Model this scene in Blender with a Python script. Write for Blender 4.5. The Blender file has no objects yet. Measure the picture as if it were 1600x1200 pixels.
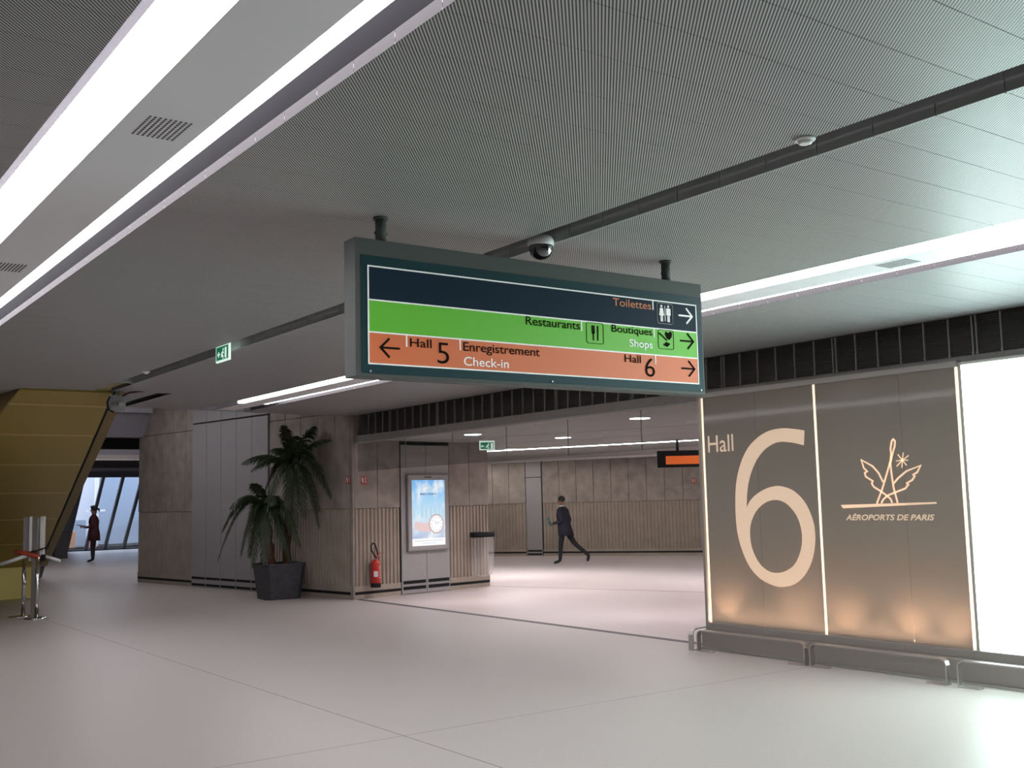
import bpy, bmesh, math, random
from mathutils import Vector, Matrix
random.seed(7)
S = bpy.context.scene
COL = S.collection

# ------------------------------------------------------------------ camera
YAW, PITCH, ROLL = math.radians(36.01), 0.10752, -0.02353
fwd = Vector((math.sin(YAW)*math.cos(PITCH), math.cos(YAW)*math.cos(PITCH), math.sin(PITCH)))
rgt = Vector((math.cos(YAW), -math.sin(YAW), 0))
up = rgt.cross(fwd)
r2 = math.cos(ROLL)*rgt + math.sin(ROLL)*up
u2 = -math.sin(ROLL)*rgt + math.cos(ROLL)*up
cd = bpy.data.cameras.new('camera'); cam = bpy.data.objects.new('camera', cd); COL.objects.link(cam)
cd.sensor_width = 36.0; cd.lens = 36.0*1675/1600
cam.matrix_world = Matrix(((r2.x, u2.x, -fwd.x, 0), (r2.y, u2.y, -fwd.y, 0), (r2.z, u2.z, -fwd.z, 1.70), (0, 0, 0, 1)))
S.camera = cam
# ------------------------------------------------------------------ light and colour management
w = bpy.data.worlds.new('world'); S.world = w; w.use_nodes = True
w.node_tree.nodes['Background'].inputs['Color'].default_value = (0.72, 0.80, 1.0, 1)
w.node_tree.nodes['Background'].inputs['Strength'].default_value = 3.6
S.view_settings.view_transform = 'Standard'; S.view_settings.look = 'None'
S.view_settings.exposure = 0.12; S.view_settings.gamma = 1.0
S.view_settings.use_curve_mapping = False
S.cycles.use_denoising = True
S.cycles.max_bounces = 10; S.cycles.diffuse_bounces = 5; S.cycles.transparent_max_bounces = 12
LAMP = 14.0          # radiance of the fluorescent diffusers

# ------------------------------------------------------------------ materials
def mat(name, col, rough=0.6, metal=0.0, noise=0.0, nscale=8.0, bump=0.0, bscale=60.0, emit=None, estr=0.0, spec=0.5):
    m = bpy.data.materials.new(name); m.use_nodes = True
    nt = m.node_tree; b = nt.nodes['Principled BSDF']
    b.inputs['Base Color'].default_value = (*col, 1); b.inputs['Roughness'].default_value = rough
    b.inputs['Metallic'].default_value = metal; b.inputs['Specular IOR Level'].default_value = spec
    geo = nt.nodes.new('ShaderNodeNewGeometry')
    if noise > 0:
        n = nt.nodes.new('ShaderNodeTexNoise'); n.inputs['Scale'].default_value = nscale; n.inputs['Detail'].default_value = 6
        nt.links.new(geo.outputs['Position'], n.inputs['Vector'])
        mx = nt.nodes.new('ShaderNodeMix'); mx.data_type = 'RGBA'
        mx.inputs['A'].default_value = (*[c*(1-noise) for c in col], 1); mx.inputs['B'].default_value = (*[min(1, c*(1+noise)) for c in col], 1)
        rp = nt.nodes.new('ShaderNodeMapRange'); rp.inputs['From Min'].default_value = 0.3; rp.inputs['From Max'].default_value = 0.7
        nt.links.new(n.outputs['Fac'], rp.inputs['Value']); nt.links.new(rp.outputs['Result'], mx.inputs['Factor'])
        nt.links.new(mx.outputs['Result'], b.inputs['Base Color'])
    if bump > 0:
        n = nt.nodes.new('ShaderNodeTexNoise'); n.inputs['Scale'].default_value = bscale; n.inputs['Detail'].default_value = 4
        nt.links.new(geo.outputs['Position'], n.inputs['Vector'])
        bp = nt.nodes.new('ShaderNodeBump'); bp.inputs['Strength'].default_value = bump; bp.inputs['Distance'].default_value = 0.01
        nt.links.new(n.outputs['Fac'], bp.inputs['Height']); nt.links.new(bp.outputs['Normal'], b.inputs['Normal'])
    if emit:
        b.inputs['Emission Color'].default_value = (*emit, 1); b.inputs['Emission Strength'].default_value = estr
    return m

def perforated(name, base, dark, period, direction, lo=0.42, hi=0.58):
    m = mat(name, base, 0.45, 0.0, spec=0.3)
    nt = m.node_tree; b = nt.nodes['Principled BSDF']
    geo = nt.nodes.new('ShaderNodeNewGeometry')
    dt = nt.nodes.new('ShaderNodeVectorMath'); dt.operation = 'DOT_PRODUCT'; dt.inputs[1].default_value = (*direction, 0.35)
    nt.links.new(geo.outputs['Position'], dt.inputs[0])
    mu = nt.nodes.new('ShaderNodeMath'); mu.operation = 'MULTIPLY'; mu.inputs[1].default_value = 2*math.pi/period
    nt.links.new(dt.outputs['Value'], mu.inputs[0])
    sn = nt.nodes.new('ShaderNodeMath'); sn.operation = 'SINE'; nt.links.new(mu.outputs[0], sn.inputs[0])
    rp = nt.nodes.new('ShaderNodeMapRange'); rp.interpolation_type = 'SMOOTHSTEP'
    rp.inputs['From Min'].default_value = lo*2-1; rp.inputs['From Max'].default_value = hi*2-1
    nt.links.new(sn.outputs[0], rp.inputs['Value'])
    mx = nt.nodes.new('ShaderNodeMix'); mx.data_type = 'RGBA'; mx.inputs['A'].default_value = (*dark, 1); mx.inputs['B'].default_value = (*base, 1)
    nt.links.new(rp.outputs['Result'], mx.inputs['Factor']); nt.links.new(mx.outputs['Result'], b.inputs['Base Color'])
    return m

def glassy(name, tint, gloss=0.12, rough=0.03):
    m = bpy.data.materials.new(name); m.use_nodes = True; nt = m.node_tree
    nt.nodes.remove(nt.nodes['Principled BSDF']); out = nt.nodes['Material Output']
    tr = nt.nodes.new('ShaderNodeBsdfTransparent'); tr.inputs['Color'].default_value = (*tint, 1)
    gl = nt.nodes.new('ShaderNodeBsdfGlossy'); gl.inputs['Roughness'].default_value = rough
    fr = nt.nodes.new('ShaderNodeFresnel'); fr.inputs['IOR'].default_value = 1.45
    mu = nt.nodes.new('ShaderNodeMath'); mu.operation = 'MULTIPLY'; mu.inputs[1].default_value = gloss/0.04*0.35; mu.use_clamp = True
    nt.links.new(fr.outputs[0], mu.inputs[0])
    mx = nt.nodes.new('ShaderNodeMixShader'); nt.links.new(mu.outputs[0], mx.inputs['Fac'])
    nt.links.new(tr.outputs[0], mx.inputs[1]); nt.links.new(gl.outputs[0], mx.inputs[2]); nt.links.new(mx.outputs[0], out.inputs['Surface'])
    return m

def translucent(name, col, emit=0.0):
    m = bpy.data.materials.new(name); m.use_nodes = True; nt = m.node_tree
    nt.nodes.remove(nt.nodes['Principled BSDF']); out = nt.nodes['Material Output']
    t = nt.nodes.new('ShaderNodeBsdfTranslucent'); t.inputs['Color'].default_value = (*col, 1)
    d = nt.nodes.new('ShaderNodeBsdfDiffuse'); d.inputs['Color'].default_value = (*col, 1)
    mx = nt.nodes.new('ShaderNodeMixShader'); mx.inputs['Fac'].default_value = 0.25
    nt.links.new(t.outputs[0], mx.inputs[1]); nt.links.new(d.outputs[0], mx.inputs[2])
    e = nt.nodes.new('ShaderNodeEmission'); e.inputs['Color'].default_value = (*col, 1); e.inputs['Strength'].default_value = emit
    ad = nt.nodes.new('ShaderNodeAddShader'); nt.links.new(mx.outputs[0], ad.inputs[0]); nt.links.new(e.outputs[0], ad.inputs[1])
    nt.links.new(ad.outputs[0], out.inputs['Surface'])
    return m

M = {}
M['floor'] = mat('floor_terrazzo', (0.425, 0.39, 0.37), 0.42, noise=0.16, nscale=120, bump=0.06, bscale=220, spec=0.4)
M['floor_in'] = mat('floor_terrazzo_inner', (0.50, 0.445, 0.43), 0.40, noise=0.08, nscale=55, bump=0.05, bscale=220, spec=0.4)
M['joint'] = mat('joint_dark', (0.012, 0.011, 0.011), 1.0, spec=0.0)
M['perf'] = perforated('ceiling_perforated_metal', (0.50, 0.495, 0.50), (0.055, 0.056, 0.058), 0.0118, (0.7615, -0.648))
M['pedge'] = mat('panel_edge', (0.042, 0.040, 0.042), 0.7, spec=0.1)
M['void'] = mat('ceiling_void', (0.03, 0.03, 0.035), 0.9)
M['slot'] = mat('slot_dark_metal', (0.32, 0.33, 0.33), 0.5)
M['plate'] = mat('lamp_plate', (0.74, 0.72, 0.75), 0.5)
M['grille'] = mat('grille_hole', (0.07, 0.07, 0.075), 0.7)
M['lamp'] = mat('lamp_diffuser', (0.9, 0.9, 0.9), 0.5, emit=(1.0, 0.95, 0.99), estr=LAMP)
M['lamp_bay_added'] = mat('lamp_diffuser_bay_added', (0.9, 0.9, 0.9), 0.5, emit=(1.0, 0.95, 0.98), estr=8.5)  # diffuser of the added light boxes in the next bay
M['lamp_in'] = mat('lamp_diffuser_inner', (0.9, 0.9, 0.9), 0.5, emit=(1.0, 0.97, 0.98), estr=45)
M['down'] = mat('downlight_glow', (0.9, 0.9, 0.9), 0.5, emit=(1.0, 0.95, 0.95), estr=9)
M['concrete'] = mat('concrete', (0.27, 0.235, 0.21), 0.85, noise=0.22, nscale=3.5, bump=0.25, bscale=35)
M['concrete2'] = mat('concrete_ribbed', (0.32, 0.27, 0.225), 0.9, noise=0.10, nscale=3, bump=0.25, bscale=50)
M['metalpanel'] = mat('grey_metal_panel', (0.30, 0.285, 0.29), 0.5, noise=0.04, nscale=30)
M['black'] = mat('black_rubber', (0.012, 0.012, 0.014), 0.7, spec=0.15)
M['louvre'] = mat('louvre_dark', (0.10, 0.092, 0.088), 0.55, bump=0.0)
M['batten'] = mat('batten_grey', (0.30, 0.28, 0.265), 0.5)
M['fascia'] = mat('fascia_grey', (0.20, 0.185, 0.175), 0.6, noise=0.08, nscale=20)
M['steel'] = mat('brushed_steel', (0.55, 0.54, 0.53), 0.32, metal=1.0)
M['chrome'] = mat('chrome', (0.75, 0.75, 0.76), 0.12, metal=1.0)
M['dsteel'] = mat('dark_steel', (0.30, 0.28, 0.26), 0.45, metal=0.5)
M['white'] = mat('white_paint', (0.75, 0.75, 0.74), 0.5)
M['signgrey'] = mat('sign_frame_grey', (0.082, 0.090, 0.086), 0.55, spec=0.25)
M['navy'] = mat('sign_navy', (0.010, 0.024, 0.042), 0.5, spec=0.12)
M['teal'] = mat('sign_petrol', (0.014, 0.046, 0.055), 0.4, spec=0.2)
M['green'] = mat('sign_green', (0.105, 0.42, 0.028), 0.4, emit=(0.105, 0.42, 0.028), estr=0.18)
M['orange'] = mat('sign_orange', (0.62, 0.155, 0.055), 0.4, emit=(0.62, 0.155, 0.055), estr=0.12)
M['signwhite'] = mat('sign_white', (0.85, 0.85, 0.83), 0.5, emit=(1, 1, 1), estr=0.12)
M['signblack'] = mat('sign_black', (0.012, 0.008, 0.007), 0.9, spec=0.05)
M['signorange'] = mat('sign_orange_text', (0.60, 0.20, 0.08), 0.5)
M['red'] = mat('red_paint', (0.42, 0.02, 0.015), 0.35)
M['redsign'] = mat('red_sign', (0.36, 0.045, 0.035), 0.5)
M['exitgreen'] = mat('exit_green', (0.01, 0.16, 0.07), 0.4, emit=(0.01, 0.22, 0.09), estr=0.5)
M['exitwhite'] = mat('exit_white', (0.8, 0.85, 0.82), 0.4, emit=(0.8, 1.0, 0.9), estr=0.7)
M['gold'] = mat('gold_soffit', (0.34, 0.25, 0.06), 0.42, metal=0.35, noise=0.05, nscale=40)
M['goldtrim'] = mat('gold_trim', (0.20, 0.14, 0.05), 0.5, metal=0.3)
M['goldjoint'] = mat('gold_joint', (0.55, 0.40, 0.18), 0.4, metal=0.3)
M['yellow'] = mat('yellow_lit_plinth', (0.82, 0.68, 0.21), 0.5)  # colour raised to carry the light that falls on the plinth
M['planter'] = mat('planter_slate', (0.045, 0.046, 0.055), 0.6, noise=0.25, nscale=14)
M['gravel'] = mat('gravel', (0.42, 0.37, 0.28), 0.9, noise=0.3, nscale=60, bump=0.6, bscale=80)
M['leaf'] = mat('palm_leaf', (0.022, 0.036, 0.014), 0.5, noise=0.4, nscale=6)
M['leaf2'] = mat('palm_leaf_light', (0.032, 0.055, 0.015), 0.5, noise=0.3, nscale=6)
M['rachis'] = mat('palm_stem', (0.045, 0.055, 0.02), 0.6)
M['bark'] = mat('palm_bark', (0.11, 0.042, 0.024), 0.9, noise=0.5, nscale=30, bump=0.8, bscale=60)
M['soffit'] = mat('soffit_lilac', (0.30, 0.29, 0.33), 0.6)
M['dgrey'] = mat('dark_grey', (0.075, 0.07, 0.075), 0.6)
M['mull'] = mat('mullion', (0.05, 0.05, 0.06), 0.5)
M['outwall'] = mat('outside_wall', (0.75, 0.75, 0.78), 0.8)
M['outblue'] = mat('outside_blue', (0.30, 0.36, 0.45), 0.8)
M['outorange'] = mat('outside_orange', (0.62, 0.28, 0.12), 0.8)
M['outpink'] = mat('outside_pink', (0.65, 0.18, 0.22), 0.8)
M['outfloor'] = mat('outside_paving', (0.45, 0.45, 0.47), 0.9)
M['glass'] = glassy('clear_glass', (0.93, 0.95, 0.95), 0.05)
M['curtain'] = glassy('smoke_curtain_glass', (0.88, 0.90, 0.89), 0.03)
def film(name, col, mixt):
    m = translucent(name, col, 0.0); nt = m.node_tree; out = nt.nodes['Material Output']; src = out.inputs['Surface'].links[0].from_socket
    gl = nt.nodes.new('ShaderNodeBsdfGlossy'); gl.inputs['Roughness'].default_value = 0.06
    fr = nt.nodes.new('ShaderNodeFresnel'); fr.inputs['IOR'].default_value = 1.45
    mx = nt.nodes.new('ShaderNodeMixShader'); nt.links.new(fr.outputs[0], mx.inputs['Fac']); nt.links.new(src, mx.inputs[1]); nt.links.new(gl.outputs[0], mx.inputs[2])
    nt.links.new(mx.outputs[0], out.inputs['Surface']); nt.nodes['Mix Shader'].inputs['Fac'].default_value = mixt
    return m
M['tinted'] = film('satin_tinted_glass', (0.37, 0.345, 0.30), 0.55)
M['hallback'] = mat('hall_backing', (0.30, 0.27, 0.24), 0.7)
M['letter'] = translucent('letter_film', (1.0, 0.80, 0.62), 0.34)
M['edge'] = mat('edge_painted_glow', (0.9, 0.85, 0.75), 0.5, emit=(1.0, 0.82, 0.6), estr=0.75)  # pane edges only catch lamp glow; even emission stands in for it
M['screen'] = mat('white_screen', (0.9, 0.9, 0.9), 0.4, emit=(0.74, 1.0, 0.95), estr=7.0)
M['screengreen'] = mat('screen_pale_green', (0.6, 0.8, 0.6), 0.4, emit=(0.72, 0.95, 0.72), estr=0.95)
M['suit'] = mat('navy_suit', (0.012, 0.012, 0.024), 0.8)
M['trouser'] = mat('dark_trousers', (0.009, 0.010, 0.014), 0.8)
M['skin'] = mat('skin', (0.23, 0.115, 0.075), 0.6)
M['hair'] = mat('dark_hair', (0.010, 0.008, 0.007), 0.6)
M['shoe'] = mat('black_shoe', (0.008, 0.008, 0.008), 0.35)
M['shirt'] = mat('white_shirt', (0.6, 0.6, 0.6), 0.7)
M['maroon'] = mat('maroon_jacket', (0.055, 0.010, 0.014), 0.8)
M['paper'] = mat('teal_folder', (0.12, 0.34, 0.33), 0.6)
M['bag'] = translucent('clear_plastic_bag', (0.80, 0.78, 0.78))
_nt = M['bag'].node_tree; _o = _nt.nodes['Material Output']; _src = _o.inputs['Surface'].links[0].from_socket
_tr = _nt.nodes.new('ShaderNodeBsdfTransparent'); _mx = _nt.nodes.new('ShaderNodeMixShader'); _mx.inputs['Fac'].default_value = 0.21
_nt.links.new(_tr.outputs[0], _mx.inputs[1]); _nt.links.new(_src, _mx.inputs[2]); _nt.links.new(_mx.outputs[0], _o.inputs['Surface'])
M['adframe'] = mat('display_frame', (0.20, 0.20, 0.195), 0.4, metal=0.4)
M['strap'] = mat('red_strap', (0.40, 0.06, 0.03), 0.7)
M['lens'] = mat('dome_smoked', (0.16, 0.16, 0.17), 0.07, metal=0.9)

def screen_picture():
    m = bpy.data.materials.new('display_picture'); m.use_nodes = True; nt = m.node_tree
    b = nt.nodes['Principled BSDF']; tc = nt.nodes.new('ShaderNodeTexCoord'); sp = nt.nodes.new('ShaderNodeSeparateXYZ')
    nt.links.new(tc.outputs['Generated'], sp.inputs[0])
    r = nt.nodes.new('ShaderNodeValToRGB'); e = r.color_ramp.elements
    e[0].position = 0.0; e[0].color = (0.55, 0.70, 0.85, 1); e[1].position = 1.0; e[1].color = (0.16, 0.46, 0.86, 1)
    for p, c in ((0.12, (0.46, 0.58, 0.78, 1)), (0.30, (0.70, 0.80, 0.95, 1)), (0.48, (0.62, 0.86, 1.0, 1)), (0.75, (0.36, 0.68, 0.98, 1))):
        n = e.new(p); n.color = c
    nz = nt.nodes.new('ShaderNodeTexNoise'); nz.inputs['Scale'].default_value = 3.0
    nt.links.new(tc.outputs['Generated'], nz.inputs['Vector'])
    rp = nt.nodes.new('ShaderNodeMapRange'); rp.inputs['From Min'].default_value = 0.5; rp.inputs['From Max'].default_value = 0.7
    nt.links.new(nz.outputs['Fac'], rp.inputs['Value'])
    mx = nt.nodes.new('ShaderNodeMix'); mx.data_type = 'RGBA'; mx.inputs['B'].default_value = (0.9, 0.96, 1, 1)
    nt.links.new(sp.outputs['Z'], r.inputs['Fac']); nt.links.new(r.outputs['Color'], mx.inputs['A']); nt.links.new(rp.outputs['Result'], mx.inputs['Factor'])
    nt.links.new(mx.outputs['Result'], b.inputs['Emission Color']); b.inputs['Emission Strength'].default_value = 0.82
    b.inputs['Base Color'].default_value = (0.05, 0.05, 0.05, 1); b.inputs['Roughness'].default_value = 0.2
    return m
M['picture'] = screen_picture()
def glow(name, col, s): return mat(name, (0.05, 0.05, 0.05), 0.3, emit=col, estr=s)
M['pic_white'] = glow('display_white', (1, 1, 1), 0.88)
M['pic_navy'] = glow('display_navy', (0.04, 0.12, 0.30), 1.0)
M['pic_pink'] = glow('display_pink', (0.90, 0.66, 0.66), 0.78)
M['pic_grey'] = glow('display_grey', (0.50, 0.58, 0.70), 0.78)
M['pic_rose'] = glow('display_rose', (0.62, 0.42, 0.42), 0.78)
M['pic_city'] = glow('display_city', (0.52, 0.74, 0.90), 0.78)

# ------------------------------------------------------------------ mesh helpers
class MB:
    def __init__(s): s.v = []; s.f = []; s.sm = []
    def add(s, vs, fs, smooth=False):
        o = len(s.v); s.v += [tuple(v) for v in vs]; s.f += [tuple(i+o for i in f) for f in fs]; s.sm += [smooth]*len(fs); return s
    def box(s, x0, x1, y0, y1, z0, z1, T=None):
        vs = [Vector(p) for p in ((x0,y0,z0),(x1,y0,z0),(x1,y1,z0),(x0,y1,z0),(x0,y0,z1),(x1,y0,z1),(x1,y1,z1),(x0,y1,z1))]
        if T: vs = [T @ v for v in vs]
        return s.add(vs, [(0,3,2,1),(4,5,6,7),(0,1,5,4),(1,2,6,5),(2,3,7,6),(3,0,4,7)])
    def prism(s, poly, a, b, axis='z'):
        """polygon extruded from a to b along an axis; poly gives the two other coordinates in order"""
        def P(p, h):
            return (p[0], p[1], h) if axis == 'z' else ((p[0], h, p[1]) if axis == 'y' else (h, p[0], p[1]))
        n = len(poly); vs = [P(p, a) for p in poly]+[P(p, b) for p in poly]
        return s.add(vs, [tuple(range(n))[::-1], tuple(range(n, 2*n))]+[(i, (i+1) % n, n+(i+1) % n, n+i) for i in range(n)])
    def tube(s, pts, r, n=8, cap=True, flat=None):
        pts = [Vector(p) for p in pts]; m = len(pts); rs = r if isinstance(r, (list, tuple)) else [r]*m
        vs = []; ref = None
        for i, p in enumerate(pts):
            d = (pts[min(i+1, m-1)]-pts[max(i-1, 0)]).normalized()
            if ref is None: ref = Vector((0, 0, 1)) if abs(d.z) < 0.9 else Vector((1, 0, 0))
            a = (ref - d*ref.dot(d)).normalized(); b = d.cross(a); ref = a
            for k in range(n):
                t = 2*math.pi*k/n
                vs.append(p + rs[i]*(math.cos(t)*a*(flat or 1) + math.sin(t)*b))
        fs = [(i*n+k, i*n+(k+1) % n, (i+1)*n+(k+1) % n, (i+1)*n+k) for i in range(m-1) for k in range(n)]
        s.add(vs, fs, True)
        if cap:
            o = len(s.v)-m*n
            s.f += [tuple(o+k for k in range(n))[::-1], tuple(o+(m-1)*n+k for k in range(n))]; s.sm += [False, False]
        return s
    def lathe(s, prof, n=24, c=(0, 0, 0), sq=1.0):
        m = len(prof); vs = [(c[0]+r*math.cos(2*math.pi*k/n), c[1]+sq*r*math.sin(2*math.pi*k/n), c[2]+z) for r, z in prof for k in range(n)]
        fs = [(i*n+k, i*n+(k+1) % n, (i+1)*n+(k+1) % n, (i+1)*n+k) for i in range(m-1) for k in range(n)]
        s.add(vs, fs, True); o = len(s.v)-m*n
        s.f += [tuple(o+k for k in range(n))[::-1], tuple(o+(m-1)*n+k for k in range(n))]; s.sm += [False, False]
        return s
    def mesh(s, name, material):
        me = bpy.data.meshes.new(name); me.from_pydata(s.v, [], s.f); me.update()
        for p, q in zip(me.polygons, s.sm): p.use_smooth = q
        for m_ in (material if isinstance(material, list) else [material]): me.materials.append(m_)
        bm = bmesh.new(); bm.from_mesh(me); bmesh.ops.recalc_face_normals(bm, faces=bm.faces); bm.to_mesh(me); bm.free()
        return me

def link(name, me, parent=None, mx=None):
    o = bpy.data.objects.new(name, me); COL.objects.link(o)
    if parent: o.parent = parent
    if mx is not None: o.matrix_local = mx
    return o
def part(name, mb, material, parent=None, mx=None, bevel=0.0, label=None):
    o = link(name, mb.mesh(name, material), parent, mx)
    if bevel:
        b = o.modifiers.new('bevel', 'BEVEL'); b.width = bevel; b.segments = 2; b.limit_method = 'ANGLE'
    if label: o['label'] = label
    return o
def tag(o, label, cat, group=None):
    o['label'] = label; o['category'] = cat
    if group: o['group'] = group
    return o
def thing(name, label, cat, mx=None, group=None):
    o = bpy.data.objects.new(name, None); COL.objects.link(o); o.empty_display_size = 0.1
    if mx is not None: o.matrix_world = mx
    return tag(o, label, cat, group)
def struct(name, mb, material, label, mx=None):
    o = part(name, mb, material, None, mx); o['kind'] = 'structure'; o['label'] = label
    return o
def frame(org, xdir):
    x = Vector((xdir[0], xdir[1], 0)).normalized(); y = Vector((-x.y, x.x, 0))
    return Matrix(((x.x, y.x, 0, org[0]), (x.y, y.y, 0, org[1]), (0, 0, 1, org[2] if len(org) > 2 else 0), (0, 0, 0, 1)))
def T3(x, y, z): return Matrix.Translation((x, y, z))

def text_poly(body, bold=0.0, shear=0.0):
    cu = bpy.data.curves.new('t', 'FONT'); cu.body = body; cu.size = 1; cu.offset = bold; cu.shear = shear; cu.resolution_u = 4
    o = bpy.data.objects.new('t', cu); COL.objects.link(o)
    dg = bpy.context.evaluated_depsgraph_get(); me = bpy.data.meshes.new_from_object(o.evaluated_get(dg))
    vs = [v.co.copy() for v in me.vertices]; fs = [tuple(p.vertices) for p in me.polygons]
    bpy.data.objects.remove(o); bpy.data.meshes.remove(me)
    return vs, fs
def text_part(name, body, x0, x1, zb, zt, P, th, material, parent, bold=0.0, shear=0.0, ref=None, label=None):
    """lettering whose box runs x0..x1 and, for the letters of ref, zb..zt; P(x, z, d) places it, d = height above the board"""
    vs, fs = text_poly(body, bold, shear)
    rv = text_poly(ref, bold, shear)[0] if ref else vs
    a0, a1 = min(v.x for v in vs), max(v.x for v in vs); b0, b1 = min(v.y for v in rv), max(v.y for v in rv)
    mb = MB()
    mb.add([P(x0+(v.x-a0)/(a1-a0)*(x1-x0), zb+(v.y-b0)/(b1-b0)*(zt-zb), th) for v in vs], fs)
    return part(name, mb, material, parent, label=label)
def flat_poly(mb, pts, P, d0, d1):
    n = len(pts); vs = [P(x, z, d0) for x, z in pts]+[P(x, z, d1) for x, z in pts]
    mb.add(vs, [tuple(range(n)), tuple(range(n, 2*n))[::-1]]+[(i, (i+1) % n, n+(i+1) % n, n+i) for i in range(n)]); return mb
def stroke(mb, pts, wd, P, d0, d1, closed=False):
    """a ribbon of width wd along a polyline on a board"""
    pts = [Vector(p) for p in pts]; n = len(pts); L, R_ = [], []
    for i, p in enumerate(pts):
        a = pts[i-1] if i > 0 else None; b = pts[i+1] if i < n-1 else None
        d1_ = (p-a).normalized() if a is not None else (b-p).normalized(); d2_ = (b-p).normalized() if b is not None else d1_
        nn = Vector((-(d1_+d2_).y, (d1_+d2_).x))
        if nn.length < 1e-4: nn = Vector((-d1_.y, d1_.x))
        nn.normalize(); k = min(1.6, 1/max(0.4, nn.dot(Vector((-d1_.y, d1_.x)))))
        L.append(p+nn*wd/2*k); R_.append(p-nn*wd/2*k)
    for i in range(n-1):
        flat_poly(mb, [L[i], L[i+1], R_[i+1], R_[i]], P, d0, d1)
    return mb

# ================================================================== the setting
H = 3.28
PD = 0.308                      # ceiling panel pitch
# ---- floor
fl = struct('floor', MB().box(-4, 32, -9, 60, -0.30, -0.0008), M['joint'], 'pale terrazzo floor in large slabs with thin dark joints')
g = 0.003
def slab(x0, x1, y0, y1, m): part('floor_slab', MB().box(x0+g, x1-g, y0+g, y1-g, -0.0006, 0), m, fl)
for x0, x1 in ((-4, 4.06), (4.06, 9.06)):
    for y0, y1 in ((-9, 7.04), (7.04, 17.2), (17.2, 27.4), (27.4, 48)):
        slab(x0, x1, y0, y1, M['floor'])
slab(9.06, 20, 27.4, 48, M['floor'])
e_in = Vector((0.36, -0.933)).normalized(); p_in = Vector((-e_in.y, e_in.x))
def inpt(t, o): return e_in*t + p_in*o
so = p_in.dot(Vector((12.3, 17.89)))
part('floor_slab', MB().prism([(9.18, -9), (9.18, 17.3), (9.18, 19), inpt(-15.3, so-0.02), inpt(9, so-0.02), (16, -9)], -0.0006, 0), M['floor_in'], fl)
part('floor_slab', MB().prism([inpt(-15.3, so+0.02), (11, 27.3), (32, 27.3), (32, -9), (22, -9), inpt(9, so+0.02)], -0.0006, 0), M['floor_in'], fl)
part('floor_slab', MB().box(20, 32, 27.4, 48, -0.0006, 0), M['floor_in'], fl)
part('threshold_strip', MB().box(9.075, 9.165, -9, 17.3, -0.0006, 0.0), M['dgrey'], fl, label='dark metal threshold strip under the bulkhead')
# ---- main ceiling
cl = MB()
cl.box(-4, 9.3, -9, 14.8, 3.66, 3.75); cl.box(4.3, 9.3, 14.8, 17.1, 3.66, 3.75); cl.box(-4, 2.9, 14.8, 17.1, 3.66, 3.75)
cl.box(-4, -1.12, -9, 16.6, 3.28, 3.66); cl.box(-1.12, 9.3, -9, -1.56, 3.28, 3.66)
ce = struct('ceiling', cl, M['void'], 'grey perforated metal panel ceiling with recessed light troughs and a dark slot')
def edge_y(x): return 16.96+(x-4.75)*0.134
Y0 = 2.18-12*PD
cols = [(-1.09, 0.97), (1.79, 3.85), (4.08, 6.12), (6.93, 9.06)]
for x0, x1 in cols:
    pm = MB().box(x0, x1, 0.0016, PD-0.0016, 0, 0.05).mesh('ceiling_panel', [M['perf'], M['pedge']])
    for q in pm.polygons: q.material_index = 1 if abs(q.normal.x) > 0.9 else 0
    k = 0
    while True:
        y = Y0+k*PD; k += 1
        lim = min(edge_y(x0), edge_y(x1))
        if y+PD > lim: break
        if x0 == 1.79 and y+PD > 14.85:
            part('ceiling_panel', MB().box(x0, 2.97, y+0.004, y+PD-0.004, H, H+0.05), M['perf'], ce); continue
        if x0 == 4.08 and y+PD > 14.85:
            part('ceiling_panel', MB().box(4.25, 4.69, y+0.004, y+PD-0.004, H, H+0.05), M['perf'], ce)
            part('ceiling_panel', MB().box(4.88, x1, y+0.004, y+PD-0.004, H, H+0.05), M['perf'], ce); continue
        link('ceiling_panel', pm, ce, T3(0, y, H))
    xe0 = 2.97 if x0 == 1.79 else x1
    xs0 = 4.88 if x0 == 4.08 else x0
    part('ceiling_panel', MB().prism([(xs0, y+0.004), (xe0, y+0.004), (xe0, edge_y(xe0)), (xs0, edge_y(xs0))], H, H+0.05), M['perf'], ce)
    if x0 == 4.08: part('ceiling_panel', MB().prism([(4.25, y+0.004), (4.69, y+0.004), (4.69, edge_y(4.69)), (4.25, edge_y(4.25))], H, H+0.05), M['perf'], ce)
# dark boards inside the slots, one per panel
sm = MB().box(0, 0.02, 0.003, PD-0.003, 0, 0.30).mesh('slot_board', M['slot'])
for k in range(60):
    y = Y0+k*PD
    if y+PD > 17: break
    if y < 13.7:
        link('slot_board', sm, ce, T3(4.06, y, H-0.004)); link('slot_board', sm, ce, T3(3.85, y, H+0.052))
    if y > 14.7: link('slot_board', sm, ce, T3(4.88, y, H-0.004))
part('slot_end_cap', MB().box(3.85, 4.08, 13.72, 13.76, H, H+0.3), M['slot'], ce)
# ceiling edge upstand over the end of the bay
part('ceiling_edge', MB().prism([(4.25, edge_y(4.25)), (9.06, edge_y(9.06)), (9.06, edge_y(9.06)+0.05), (4.25, edge_y(4.25)+0.05)], H, 4.3), M['soffit'], ce)
part('ceiling_edge', MB().box(-4, 2.97, 16.7, 16.75, H, 4.3), M['soffit'], ce)

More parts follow.
